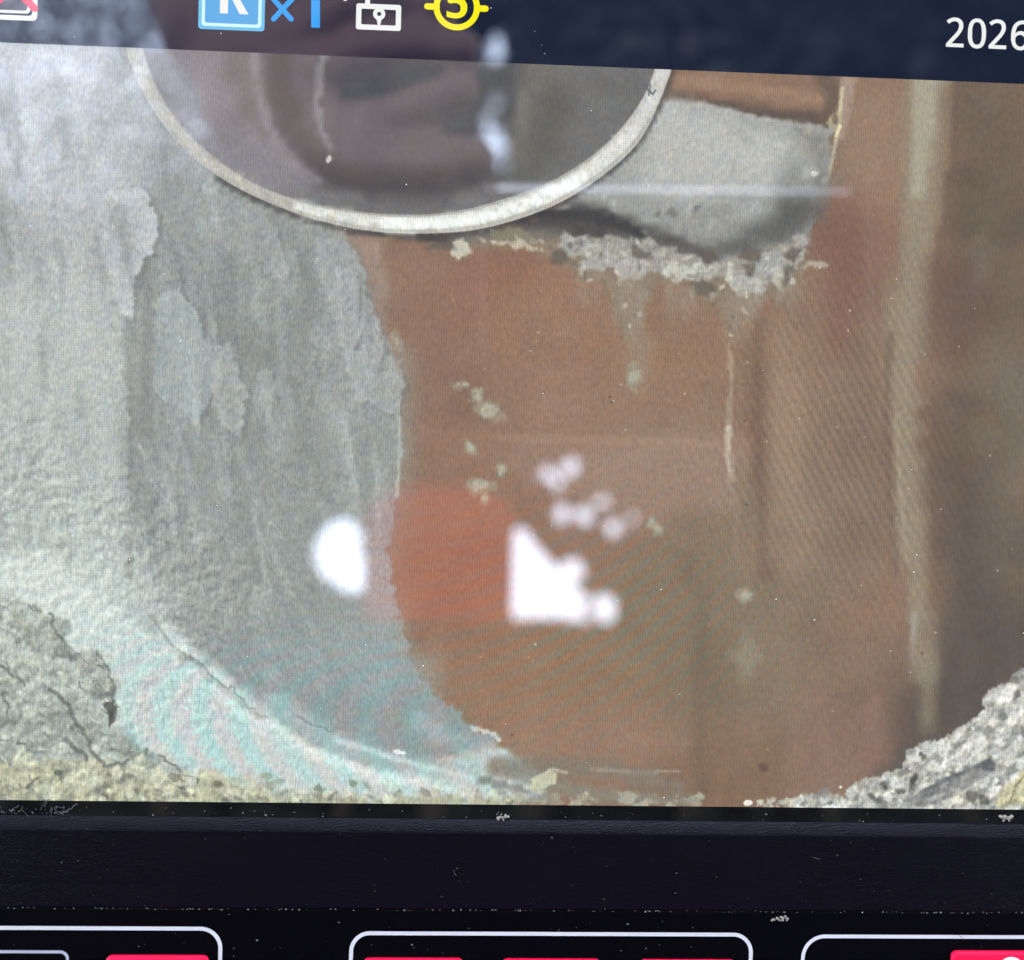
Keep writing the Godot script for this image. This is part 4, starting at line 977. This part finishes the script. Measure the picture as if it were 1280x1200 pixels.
func keypad(part: Callable, root: Node) -> void:
	var z := 8.83
	var edge := func(r: Rect2, rad: float, w: float, m: Material) -> void:
		part.call("key_outline", ring_mesh(rrect(r, rad, 14), rrect(r.grow(-w), rad - w, 14), z), m)
	var c0 := proud(Vector2(295.2, 1160.1), z)
	edge.call(Rect2(c0.x - 420, c0.y, 420, 250), 27.0, 4.8, M.white_print)
	var c1 := proud(Vector2(109.4, 1189.9), z)
	edge.call(Rect2(c1.x - 200, c1.y, 200, 180), 11.0, 3.6, M.grey_print)
	var c2 := proud(Vector2(451.1, 1164.9), z)
	var c3 := proud(Vector2(958.2, 1165.9), z)
	edge.call(Rect2(c2.x, c2.y, c3.x - c2.x, 244), 25.0, 4.8, M.white_print)
	var c4 := proud(Vector2(1020.2, 1167.7), z)
	edge.call(Rect2(c4.x, c4.y - 1, 420, 244), 30.0, 4.6, M.white_print)
	for a in [[Vector2(153.4, 1194.2), Vector2(277.9, 1193.8), "red key in the left outline"], [Vector2(468.6, 1196.7), Vector2(592.8, 1196.3), "red key at the left of the middle outline"], [Vector2(641.8, 1197.2), Vector2(765.4, 1196.8), "red key in the middle of the middle outline"], [Vector2(814.9, 1197.7), Vector2(937.9, 1197.3), "red key at the right of the middle outline"], [Vector2(1215.9, 1185.3), Vector2(1363.2, 1184.8), "red key with a white sign in the right outline"]]:
		a[0] = proud(a[0], 14.0)
		a[1] = proud(a[1], 14.0)
		var r := Rect2(a[0] + Vector2(0, 3), Vector2(a[1].x - a[0].x, 84))
		var o: MeshInstance3D = part.call("key", stack_mesh([[rrect(r, 7), 8.4], [rrect(r, 7), 13.0], [rrect(r.grow(-1.2), 6.4), 14.6], [rrect(r.grow(-3.4), 5), 15.4]]), M.key_red)
		o.set_meta("label", a[2])
		if a[2].contains("white sign"):
			var c := proud(Vector2(1292.6, 1211.6), 15.4)
			obj("printed_sign", ring_mesh(disc(c, 17), disc(c, 12.5), 15.45), M.key_print, o)
			obj("printed_dash", flat_mesh(ribbon(PackedVector2Array([Vector2(1277.6, 1197.3), Vector2(1283.8, 1194.3)]), 3.0), 15.5), M.key_print, o)


func dirt() -> void:
	# dust: specks and short fibres lying on the glass, the bezel, the keypad and in the seam
	var st := SurfaceTool.new()
	st.begin(Mesh.PRIMITIVE_TRIANGLES)
	var speck := func(u: float, v: float, z: float, r: float, tone: float) -> void:
		var n := 5
		var a0 := rng.randf() * TAU
		var sq := rng.randf_range(0.5, 1.0)
		var col := Color(tone, tone * 0.97, tone * 0.93)
		var top := R(u, v, z + r * 0.7)
		for i in n:
			var a := a0 + TAU * i / n; var b := a0 + TAU * (i + 1) / n
			for p in [top, R(u + cos(a) * r, v + sin(a) * r * sq, z), R(u + cos(b) * r, v + sin(b) * r * sq, z)]:
				st.set_color(col)
				st.add_vertex(p)
	for i in 90:
		speck.call(rng.randf_range(-40, 1350), rng.randf_range(0, 1004), 0.05, rng.randf_range(0.5, 1.3), rng.randf_range(0.25, 0.6))
	for i in 150:
		speck.call(rng.randf_range(-40, 1350), rng.randf_range(1041, 1133), 10.2, rng.randf_range(0.35, 1.0) if rng.randf() < 0.9 else 1.4, rng.randf_range(0.015, 0.07))
	for i in 70:
		speck.call(rng.randf_range(-40, 1350), rng.randf_range(1140, 1240), 8.85, rng.randf_range(0.4, 1.0) if rng.randf() < 0.9 else 1.5, rng.randf_range(0.03, 0.16))
	var u := -40.0
	while u < 1350.0:                       # dust caught in the seam above the keypad
		u += rng.randf_range(1.0, 9.0) if wob.get_noise_1d(u * 2.2) > -0.05 else rng.randf_range(8.0, 30.0)
		speck.call(u, 1134.4 + rng.randf_range(-0.9, 0.9), 9.0, rng.randf_range(0.45, 1.15), rng.randf_range(0.08, 0.3))
	for i in 120:                           # and at the foot of the chamfer
		var x := rng.randf_range(-40, 1350) if i > 50 else rng.randf_range(-10, 110)
		speck.call(x, rng.randf_range(1013, 1023), 0.4, rng.randf_range(0.4, 1.1), rng.randf_range(0.04, 0.2))
	var fibre := func(c: Vector2, z: float, l: float) -> void:
		var a := rng.randf() * TAU
		var p := c
		var col := Color.from_hsv(0.08, 0.1, rng.randf_range(0.04, 0.12))
		for i in 4:
			var q := p + Vector2.from_angle(a) * l / 4
			a += rng.randf_range(-0.5, 0.5)
			var o := Vector2.from_angle(a).orthogonal() * 0.4
			for w in [p + o, q + o, q - o, p + o, q - o, p - o]:
				st.set_color(col)
				st.add_vertex(R(w.x, w.y, z))
			p = q
	for i in 7:
		fibre.call(Vector2(rng.randf_range(0, 1300), rng.randf_range(1045, 1230)), 10.6, rng.randf_range(5, 11))
	for i in 12:
		fibre.call(Vector2(rng.randf_range(20, 110), rng.randf_range(1010, 1024)), 2.4, rng.randf_range(7, 15))
	st.generate_normals()
	var d := obj("dust", st.commit(), M.dust)
	tag(d, "fine pale dust and fibres scattered over the monitor's front", "dust", "", "stuff")
	for a in [[proud(Vector2(993.0, 1145.5), 9.0), 9.0, 7.5, "pale crumb of dirt below the seam above the middle keys"], [Vector2(1279.6, 1015.4), 1.0, 9.0, "crumb of dry dirt at the screen's lower edge, right end"], [Vector2(637.7, 1021.6), 1.0, 7.0, "crumb of dry dirt at the middle of the screen's lower edge"]]:
		var cs := SurfaceTool.new()
		cs.begin(Mesh.PRIMITIVE_TRIANGLES)
		for k in 16:
			var b := SphereMesh.new()
			b.radial_segments = 7
			b.rings = 4
			var rr: float = a[2] * rng.randf_range(0.14, 0.28) * S
			b.radius = rr
			b.height = rr * 1.8
			var off := Vector3(rng.randfn() * 0.62 * a[2], rng.randfn() * 0.25 * a[2], rng.randf_range(0.0, 0.3) * a[2]) * S
			cs.append_from(b, 0, Transform3D(Basis.from_euler(Vector3(rng.randf(), rng.randf(), rng.randf()) * 3.0), off))
		var o := obj("dirt_crumb", cs.commit(), M.crumb)
		o.position = R(a[0].x, a[0].y, a[1])
		tag(o, a[3], "dirt", "crumbs of dirt on the monitor")


# ---------------------------------------------------------------- what the glass reflects: things that stand on the viewer's side
func at_depth(q: Vector2, z: float) -> Vector3:   # the place at that distance from the glass that is mirrored at q
	var eye: Vector3 = Vector3(-55.165948, 0.000000, 1278.810666) * S
	var g := Vector2((q.x - 640.0) * S, (600.0 - q.y) * S)
	var k := (z + eye.z) / eye.z
	return Vector3(eye.x + (g.x - eye.x) * k, eye.y + (g.y - eye.y) * k, z)

func behind_viewer() -> void:
	# a leafy hedge some metres behind the viewer, with gaps where the sky shows, and a tree whose crown shades the place
	const Z := 3.1
	var gaps := []
	for g in [pv([395.0, 696.9, 403.4, 674.9, 420.7, 658.7, 438.4, 656.3, 452.6, 671.9, 445.2, 691.9, 469.3, 707.4, 473.9, 737.1, 436.4, 739.8, 410.4, 726.4]), pv([621.6, 668.4, 651.4, 661.8, 678.2, 693.3, 703.0, 720.8, 733.8, 746.3, 734.3, 770.4, 624.0, 772.3]), pv([747.8, 742.1, 772.1, 745.7, 774.7, 771.7, 748.5, 774.2]), pv([706.5, 700.7, 728.7, 700.3, 729.2, 722.4, 707.1, 722.8])]:
		var q := PackedVector2Array()
		for p in g:
			var w := at_depth(p, Z)
			q.append(Vector2(w.x, w.y))
		gaps.append(q)
	var dots := []
	for d in [[Vector2(713.8, 581.3), 13], [Vector2(683.9, 591.0), 10], [Vector2(697.2, 602.7), 9], [Vector2(704.1, 640.6), 15], [Vector2(732.4, 643.0), 15], [Vector2(770.0, 657.3), 13], [Vector2(792.0, 644.8), 9], [Vector2(757.1, 623.4), 9], [Vector2(599.8, 71.5), 25], [Vector2(607.3, 179.1), 24], [Vector2(593.6, 149.7), 15], [Vector2(611.0, 123.0), 15], [Vector2(615.1, 42.9), 15], [Vector2(616.0, 208.8), 14]]:
		var w := at_depth(d[0], Z)
		dots.append([Vector2(w.x, w.y), d[1] * S * (Z + 0.205) / 0.205 * 0.5])
	var leaf := ArrayMesh.new()
	var st := SurfaceTool.new()
	st.begin(Mesh.PRIMITIVE_TRIANGLES)
	for t in [[Vector3(0, 0, 0), Vector3(-0.28, 0.4, 0.06), Vector3(0, 0.45, 0)], [Vector3(-0.28, 0.4, 0.06), Vector3(0, 1, -0.05), Vector3(0, 0.45, 0)], [Vector3(0, 0, 0), Vector3(0, 0.45, 0), Vector3(0.28, 0.4, 0.06)], [Vector3(0.28, 0.4, 0.06), Vector3(0, 0.45, 0), Vector3(0, 1, -0.05)]]:
		for p in t: st.add_vertex(p - Vector3(0, 0.5, 0))
	st.generate_normals()
	leaf = st.commit()
	var thin := FastNoiseLite.new()
	thin.seed = 8
	thin.frequency = 1.1
	var places := []
	var tries := 0
	var thinned := at_depth(Vector2(68.7, 98.1), Z)
	while places.size() < HEDGE_LEAVES + OUTER_LEAVES and tries < 120000:
		tries += 1
		var inner := places.size() < HEDGE_LEAVES   # fine and dense in the middle, coarser farther out
		var p := Vector3(rng.randf_range(-2.0, 2.0), rng.randf_range(-1.3, 1.9), rng.randf_range(Z - 0.15, Z + 0.15)) if inner else Vector3(rng.randf_range(-4.0, 4.0), rng.randf_range(-2.4, 3.4), rng.randf_range(Z - 0.3, Z + 0.3))
		var f := Vector2(p.x, p.y)
		if not inner and absf(p.x) < 1.95 and p.y > -1.25 and p.y < 1.85: continue
		var size := rng.randf_range(0.09, 0.17) if inner else rng.randf_range(0.2, 0.34)
		var clear := false
		for g in gaps:
			if Geometry2D.is_point_in_polygon(f, g): clear = true
		if not clear:
			for d in dots:
				if f.distance_to(d[0]) < d[1] + 0.02: clear = true; break
		if clear: continue
		var close := INF                    # only small leaves beside a gap
		for g in gaps:
			for k in g.size():
				close = minf(close, f.distance_to(Geometry2D.get_closest_point_to_segment(f, g[k], g[(k + 1) % g.size()])))
		for d in dots: close = minf(close, f.distance_to(d[0]) - d[1])
		size = minf(size, maxf(0.04, close * 1.6))
		if close < size * 0.42: continue
		# sparser, with small leaves only, high up on the left
		var far := Vector2((f.x - thinned.x) / 0.75, (f.y - thinned.y) / 0.5).length()
		if far < 1.0: continue
		places.append(Transform3D(Basis.from_euler(Vector3(rng.randf_range(-0.7, 0.7), rng.randf_range(-0.7, 0.7), rng.randf() * TAU)) * Basis().scaled(Vector3.ONE * size), LEAN * p))
	var fill := func(c: Vector2, rx: float, ry: float, n: int, lo: float, hi: float, falling: bool) -> void:
		for i in n:
			var d := Vector2.from_angle(rng.randf() * TAU) * sqrt(rng.randf())
			if falling and rng.randf() > 0.45 + 0.55 * d.length_squared(): continue
			var f := c + Vector2(d.x * rx, d.y * ry)
			var ok := true
			for g in gaps:
				if Geometry2D.is_point_in_polygon(f, g): ok = false
			var sz := rng.randf_range(lo, hi)
			for q in dots:
				if f.distance_to(q[0]) < q[1] + sz * 0.4: ok = false
			for g in gaps:
				for k in g.size():
					if ok and f.distance_to(Geometry2D.get_closest_point_to_segment(f, g[k], g[(k + 1) % g.size()])) < sz * 0.4: ok = false
			if ok:
				places.append(Transform3D(Basis.from_euler(Vector3(rng.randf_range(-0.6, 0.6), rng.randf_range(-0.6, 0.6), rng.randf() * TAU)) * Basis().scaled(Vector3.ONE * sz), LEAN * Vector3(f.x, f.y, Z + rng.randf_range(-0.1, 0.1))))
	var mid := at_depth(Vector2(592.1, 691.0), Z)
	fill.call(Vector2(mid.x, mid.y), 0.75, 0.45, 22000, 0.022, 0.042, false)
	mid = at_depth(Vector2(604.0, 121.3), Z)
	fill.call(Vector2(mid.x, mid.y), 0.3, 0.5, 9000, 0.022, 0.042, false)
	fill.call(Vector2(thinned.x, thinned.y), 0.8, 0.55, 35000, 0.022, 0.031, true)
	var hedge := Node3D.new()
	hedge.name = "hedge"
	add_child(hedge)
	tag(hedge, "tall leafy hedge behind the viewer that only shows as a reflection in the screen", "hedge")
	leaves(hedge, places, leaf)
	for i in 14:
		var x := -3.2 + i * 0.48 + rng.randf_range(-0.1, 0.1)
		var stem := CylinderMesh.new()
		stem.top_radius = 0.012
		stem.bottom_radius = 0.02
		stem.height = 0.6
		var o := obj("stem", stem, M.bark, hedge)
		o.position = Vector3(x, GROUND + 0.28, (LEAN * Vector3(0, 0, Z)).z)
	var tree := Node3D.new()
	tree.name = "tree"
	add_child(tree)
	tree.position = Vector3(2.6, GROUND, 1.2)
	tag(tree, "broad tree beside the viewer whose crown shades the monitor", "tree")
	var tr := CylinderMesh.new()
	tr.top_radius = 0.09
	tr.bottom_radius = 0.16
	tr.height = 2.9
	var trunk := obj("trunk", tr, M.bark, tree)
	trunk.position.y = 1.45
	places = []
	for i in CROWN_LEAVES:
		var a := rng.randf() * TAU
		var rr := sqrt(rng.randf()) * 4.6
		var p := Vector3(cos(a) * rr, 2.1 + rng.randf_range(0, 0.7) + 0.5 * (1.0 - rr * rr / 21.0), 0.8 + sin(a) * rr)
		if thin.get_noise_2d(p.x, p.z) > 0.42: continue
		if p.z > 1.9 or Vector2(p.x * 0.5, p.z - 1.15).length() < 0.85: continue     # an opening overhead
		places.append(Transform3D(Basis.from_euler(Vector3(rng.randf_range(0.8, 2.2), rng.randf() * TAU, rng.randf_range(-0.6, 0.6))) * Basis().scaled(Vector3.ONE * rng.randf_range(0.14, 0.3)), p - tree.position))
	leaves(tree, places, leaf)
	for i in 7:
		var a := TAU * i / 7.0
		var l := CylinderMesh.new()
		l.top_radius = 0.02
		l.bottom_radius = 0.06
		l.height = 2.4
		var o := obj("limb", l, M.bark, tree)
		var dir := Vector3(cos(a), 0.35, sin(a)).normalized()
		o.transform = Transform3D(Basis(Quaternion(Vector3.UP, dir)), Vector3(0, 2.6, 0) + dir * 1.15)
	# a red board on a post between the hedge and the viewer
	var sign_at := LEAN * at_depth(Vector2(551.2, 776.6), 1.5)
	var post := Node3D.new()
	post.name = "red_board"
	add_child(post)
	post.position = Vector3(sign_at.x, GROUND, sign_at.z)
	tag(post, "red board on a post behind the viewer, mirrored in the middle of the screen", "board")
	var wd: float = (Vector2(638.3, 700.1).x - Vector2(452.4, 703.7).x) * S * (1.5 + 0.205) / 0.205
	var hh: float = 165.0 * S * (1.5 + 0.205) / 0.205
	var bs := PackedVector2Array()           # round shoulders, a straight foot
	for q in rrect(Rect2(-wd / 2 / S, -hh / S, wd / S, hh * 2.0 / S), 420, 12):
		bs.append(Vector2(q.x, minf(q.y, 0.0)))
	bs = bs.slice(0, 26)
	bs.append(Vector2(wd / 2 / S, 0))
	bs.append(Vector2(-wd / 2 / S, 0))
	var bst := SurfaceTool.new()
	bst.begin(Mesh.PRIMITIVE_TRIANGLES)
	var tri := Geometry2D.triangulate_polygon(bs)
	for side in [-1.0, 1.0]:
		for i in range(0, tri.size(), 3):
			for k in 3:
				var w := bs[tri[i + k]]
				bst.add_vertex(Vector3(w.x * S, -w.y * S, side * 0.008))
	for i in bs.size():
		var a := bs[i] * S; var b := bs[(i + 1) % bs.size()] * S
		quad(bst, Vector3(a.x, -a.y, 0.008), Vector3(b.x, -b.y, 0.008), Vector3(b.x, -b.y, -0.008), Vector3(a.x, -a.y, -0.008))
	bst.generate_normals()
	var board := obj("board", bst.commit(), M.cloth, post)
	board.position = Vector3(0, sign_at.y - GROUND, 0)
	board.rotation.x = deg_to_rad(-18.0)
	var pm := CylinderMesh.new()
	pm.top_radius = 0.02
	pm.bottom_radius = 0.02
	pm.height = sign_at.y - GROUND
	var po := obj("post", pm, M.bark, post)
	po.position = Vector3(0, (sign_at.y - GROUND) / 2, 0.03)
	# the viewer's phone, held level behind the lens
	var pz := 0.215
	var p0 := at_depth(Vector2(595.7, 241.5), pz)
	var p1 := at_depth(Vector2(1084.6, 227.3), pz)
	var phone := Node3D.new()
	phone.name = "phone"
	add_child(phone)
	phone.transform = Transform3D(LEAN * Basis(Vector3.BACK, (p1 - p0).angle_to(Vector3.RIGHT) * (-1.0 if p1.y < p0.y else 1.0)), LEAN * ((p0 + p1) / 2 + Vector3(0, -0.036, 0)))
	tag(phone, "dark phone held level behind the lens, mirrored in the screen", "phone")
	var ll := p0.distance_to(p1)
	var pr := rrect(Rect2(-ll / 2 / S, -0.036 / S, ll / S, 0.072 / S), 40)
	var loops := []
	for e in [[2.2, -0.0038], [0.6, -0.0032], [0.0, -0.002], [0.0, 0.002], [0.6, 0.0032], [2.2, 0.0038]]:
		loops.append([rrect(Rect2(-ll / 2 / S, -0.036 / S, ll / S, 0.072 / S).grow(-e[0] * 3.0), 40 - e[0]), e[1]])
	var est := SurfaceTool.new()
	est.begin(Mesh.PRIMITIVE_TRIANGLES)
	est.set_smooth_group(1)
	for k in loops.size() - 1:
		var a: PackedVector2Array = loops[k][0]; var b: PackedVector2Array = loops[k + 1][0]
		for i in a.size():
			var j := (i + 1) % a.size()
			quad(est, Vector3(b[i].x * S, -b[i].y * S, loops[k + 1][1]), Vector3(b[j].x * S, -b[j].y * S, loops[k + 1][1]), Vector3(a[j].x * S, -a[j].y * S, loops[k][1]), Vector3(a[i].x * S, -a[i].y * S, loops[k][1]))
	est.generate_normals()
	obj("edge_band", est.commit(), M.phone_back, phone)
	var strip := CylinderMesh.new()
	strip.top_radius = 0.0026
	strip.bottom_radius = 0.0010
	strip.height = ll - 0.014
	var bar := obj("edge_strip", strip, M.phone_edge, phone)
	bar.rotation.z = PI / 2
	bar.position = Vector3(0, 0.0365, 0)
	for side in [-1.0, 1.0]:
		var fst := SurfaceTool.new()
		fst.begin(Mesh.PRIMITIVE_TRIANGLES)
		var lp: PackedVector2Array = loops[0][0]
		var tr2 := Geometry2D.triangulate_polygon(lp)
		for i in range(0, tr2.size(), 3):
			for k in 3:
				fst.set_normal(Vector3(0, 0, side))
				fst.add_vertex(Vector3(lp[tr2[i + k]].x * S, -lp[tr2[i + k]].y * S, side * 0.0039))
		obj("phone_screen" if side > 0 else "back", fst.commit(), M.phone_back, phone)
	pr.clear()
	hand()


func hand() -> void:                        # the hand that holds the phone's end: fingers, thumb and palm as one skin
	var b := []
	for f in [
		[Vector2(400.5, 204.7), 0.228, 0.0128, Vector2(461.9, 212.4), 0.222, 0.0122], [Vector2(461.9, 212.4), 0.222, 0.0122, Vector2(536.3, 211.7), 0.214, 0.0118], [Vector2(536.3, 211.7), 0.214, 0.0118, Vector2(580.9, 202.1), 0.209, 0.0094],      # thumb
		[Vector2(383.9, 167.6), 0.236, 0.0105, Vector2(460.7, 162.7), 0.224, 0.0095], [Vector2(460.7, 162.7), 0.224, 0.0095, Vector2(524.6, 138.3), 0.214, 0.009], [Vector2(519.7, 140.5), 0.214, 0.009, Vector2(564.9, 116.8), 0.208, 0.0078],            # index finger
		[Vector2(374.6, 106.5), 0.240, 0.0105, Vector2(456.6, 69.4), 0.228, 0.0098], [Vector2(456.6, 69.4), 0.228, 0.0098, Vector2(519.8, 56.8), 0.214, 0.009], [Vector2(519.8, 56.8), 0.214, 0.009, Vector2(565.7, 64.9), 0.204, 0.008],                # middle finger
		[Vector2(361.7, 59.4), 0.242, 0.0102, Vector2(437.5, 12.6), 0.230, 0.0094], [Vector2(437.5, 12.6), 0.230, 0.0094, Vector2(498.7, 2.0), 0.216, 0.0086], [Vector2(498.7, 2.0), 0.216, 0.0086, Vector2(538.6, 10.2), 0.206, 0.0076],               # ring finger
		[Vector2(345.0, 16.6), 0.244, 0.0092, Vector2(410.7, -37.9), 0.234, 0.0082], [Vector2(410.7, -37.9), 0.234, 0.0082, Vector2(461.8, -50.1), 0.222, 0.0074], [Vector2(461.8, -50.1), 0.222, 0.0074, Vector2(493.6, -43.6), 0.213, 0.0066],        # little finger
		[Vector2(292.6, 123.6), 0.252, 0.016, Vector2(383.7, 159.7), 0.238, 0.0135], [Vector2(292.1, 103.9), 0.252, 0.016, Vector2(374.6, 106.5), 0.241, 0.0125], [Vector2(286.8, 84.3), 0.252, 0.016, Vector2(361.7, 59.4), 0.243, 0.0125], [Vector2(281.5, 64.8), 0.252, 0.015, Vector2(345.1, 20.5), 0.245, 0.012],
		[Vector2(293.0, 143.4), 0.250, 0.017, Vector2(397.4, 200.8), 0.232, 0.0135], [Vector2(253.7, 46.2), 0.258, 0.021, Vector2(291.9, 94.0), 0.252, 0.02], [Vector2(199.5, -109.2), 0.275, 0.026, Vector2(253.7, 46.2), 0.258, 0.022], [Vector2(137.6, -273.4), 0.30, 0.033, Vector2(199.5, -109.2), 0.275, 0.026],
	]:
		b.append([at_depth(f[0], f[1]), f[2], at_depth(f[3], f[4]), f[5]])
	var h := 0.0034
	var lo := Vector3.INF
	var hi := -Vector3.INF
	for f in b:
		for e in [[f[0], f[1]], [f[2], f[3]]]:
			var c: Vector3 = e[0]
			var r: float = e[1] + 0.008
			lo = lo.min(c - Vector3.ONE * r)
			hi = hi.max(c + Vector3.ONE * r)
	var n := Vector3i(((hi - lo) / h).ceil()) + Vector3i.ONE
	var field := PackedFloat32Array()
	field.resize(n.x * n.y * n.z)
	field.fill(1.0)
	for f in b:                             # smooth minimum of tapered capsules, each only near its bone
		var a: Vector3 = f[0]; var c: Vector3 = f[2]
		var ra: float = f[1]; var rc: float = f[3]
		var m := Vector3.ONE * (maxf(ra, rc) + 0.012)
		var i0 := Vector3i(((a.min(c) - m - lo) / h).floor()).clamp(Vector3i.ZERO, n - Vector3i.ONE)
		var i1 := Vector3i(((a.max(c) + m - lo) / h).ceil()).clamp(Vector3i.ZERO, n - Vector3i.ONE)
		var d := c - a
		var dd := d.length_squared()
		for z in range(i0.z, i1.z + 1):
			for y in range(i0.y, i1.y + 1):
				for x in range(i0.x, i1.x + 1):
					var p := lo + Vector3(x, y, z) * h
					var t := clampf((p - a).dot(d) / dd, 0.0, 1.0)
					var v := p.distance_to(a + d * t) - lerpf(ra, rc, t)
					var at := x + n.x * (y + n.y * z)
					var o := field[at]
					var k := 0.0045
					var w := maxf(k - absf(o - v), 0.0) / k
					field[at] = minf(o, v) - w * w * k * 0.25
	var ids := {}
	var verts := PackedVector3Array()
	var cell := func(x: int, y: int, z: int) -> int:
		var at := x + n.x * (y + n.y * z)
		if ids.has(at): return ids[at]
		var sum := Vector3.ZERO
		var count := 0
		for e in [[0, 1], [2, 3], [4, 5], [6, 7], [0, 2], [1, 3], [4, 6], [5, 7], [0, 4], [1, 5], [2, 6], [3, 7]]:
			var u := Vector3i(e[0] & 1, (e[0] >> 1) & 1, e[0] >> 2)
			var w := Vector3i(e[1] & 1, (e[1] >> 1) & 1, e[1] >> 2)
			var fu := field[at + u.x + n.x * (u.y + n.y * u.z)]
			var fw := field[at + w.x + n.x * (w.y + n.y * w.z)]
			if (fu < 0.0) != (fw < 0.0):
				sum += Vector3(u).lerp(Vector3(w), fu / (fu - fw))
				count += 1
		ids[at] = verts.size()
		verts.append(lo + (Vector3(x, y, z) + sum / maxi(count, 1)) * h)
		return ids[at]
	var index := PackedInt32Array()
	for z in range(1, n.z - 1):
		for y in range(1, n.y - 1):
			for x in range(1, n.x - 1):
				var at := x + n.x * (y + n.y * z)
				var s0 := field[at] < 0.0
				for ax in 3:
					var step: int = [1, n.x, n.x * n.y][ax]
					if (field[at + step] < 0.0) == s0: continue
					var q: Array
					if ax == 0: q = [cell.call(x, y - 1, z - 1), cell.call(x, y, z - 1), cell.call(x, y, z), cell.call(x, y - 1, z)]
					elif ax == 1: q = [cell.call(x - 1, y, z - 1), cell.call(x - 1, y, z), cell.call(x, y, z), cell.call(x, y, z - 1)]
					else: q = [cell.call(x - 1, y - 1, z), cell.call(x, y - 1, z), cell.call(x, y, z), cell.call(x - 1, y, z)]
					if s0: q.reverse()
					for k in [0, 1, 2, 0, 2, 3]: index.append(q[k])
	var st := SurfaceTool.new()
	st.begin(Mesh.PRIMITIVE_TRIANGLES)
	for v in verts: st.add_vertex(LEAN * v)
	for i in index: st.add_index(i)
	st.generate_normals()
	var root := Node3D.new()
	root.name = "person"
	add_child(root)
	root.position = LEAN * at_depth(Vector2(253.7, 46.2), 0.258)
	tag(root, "hand holding the end of the phone, mirrored in the pipe mouth on the screen", "person")
	var skin := obj("hand", st.commit(), M.skin, root)
	skin.position = -root.position
	var cuff := CylinderMesh.new()
	cuff.top_radius = 0.036
	cuff.bottom_radius = 0.048
	cuff.height = 0.22
	var e0 := LEAN * at_depth(Vector2(178.7, -167.3), 0.284)
	var e1 := LEAN * at_depth(Vector2(137.6, -273.4), 0.30)
	var sl := obj("sleeve", cuff, M.sleeve, root)
	var dir := (e0 - e1).normalized()
	sl.transform = Transform3D(Basis(Quaternion(Vector3.UP, dir)), e0 - dir * 0.11 - root.position)


func leaves(thing: Node3D, places: Array, leaf: Mesh) -> void:
	var mm := MultiMesh.new()
	mm.transform_format = MultiMesh.TRANSFORM_3D
	mm.use_colors = true
	mm.mesh = leaf
	mm.instance_count = places.size()
	for i in places.size():
		mm.set_instance_transform(i, places[i])
		mm.set_instance_color(i, Color(0.04, 0.046, 0.036) * rng.randf_range(0.6, 1.5))
	var o := MultiMeshInstance3D.new()
	o.name = numbered("foliage")
	o.multimesh = mm
	o.material_override = M.leaf
	o.set_meta("kind", "stuff")
	thing.add_child(o, true)
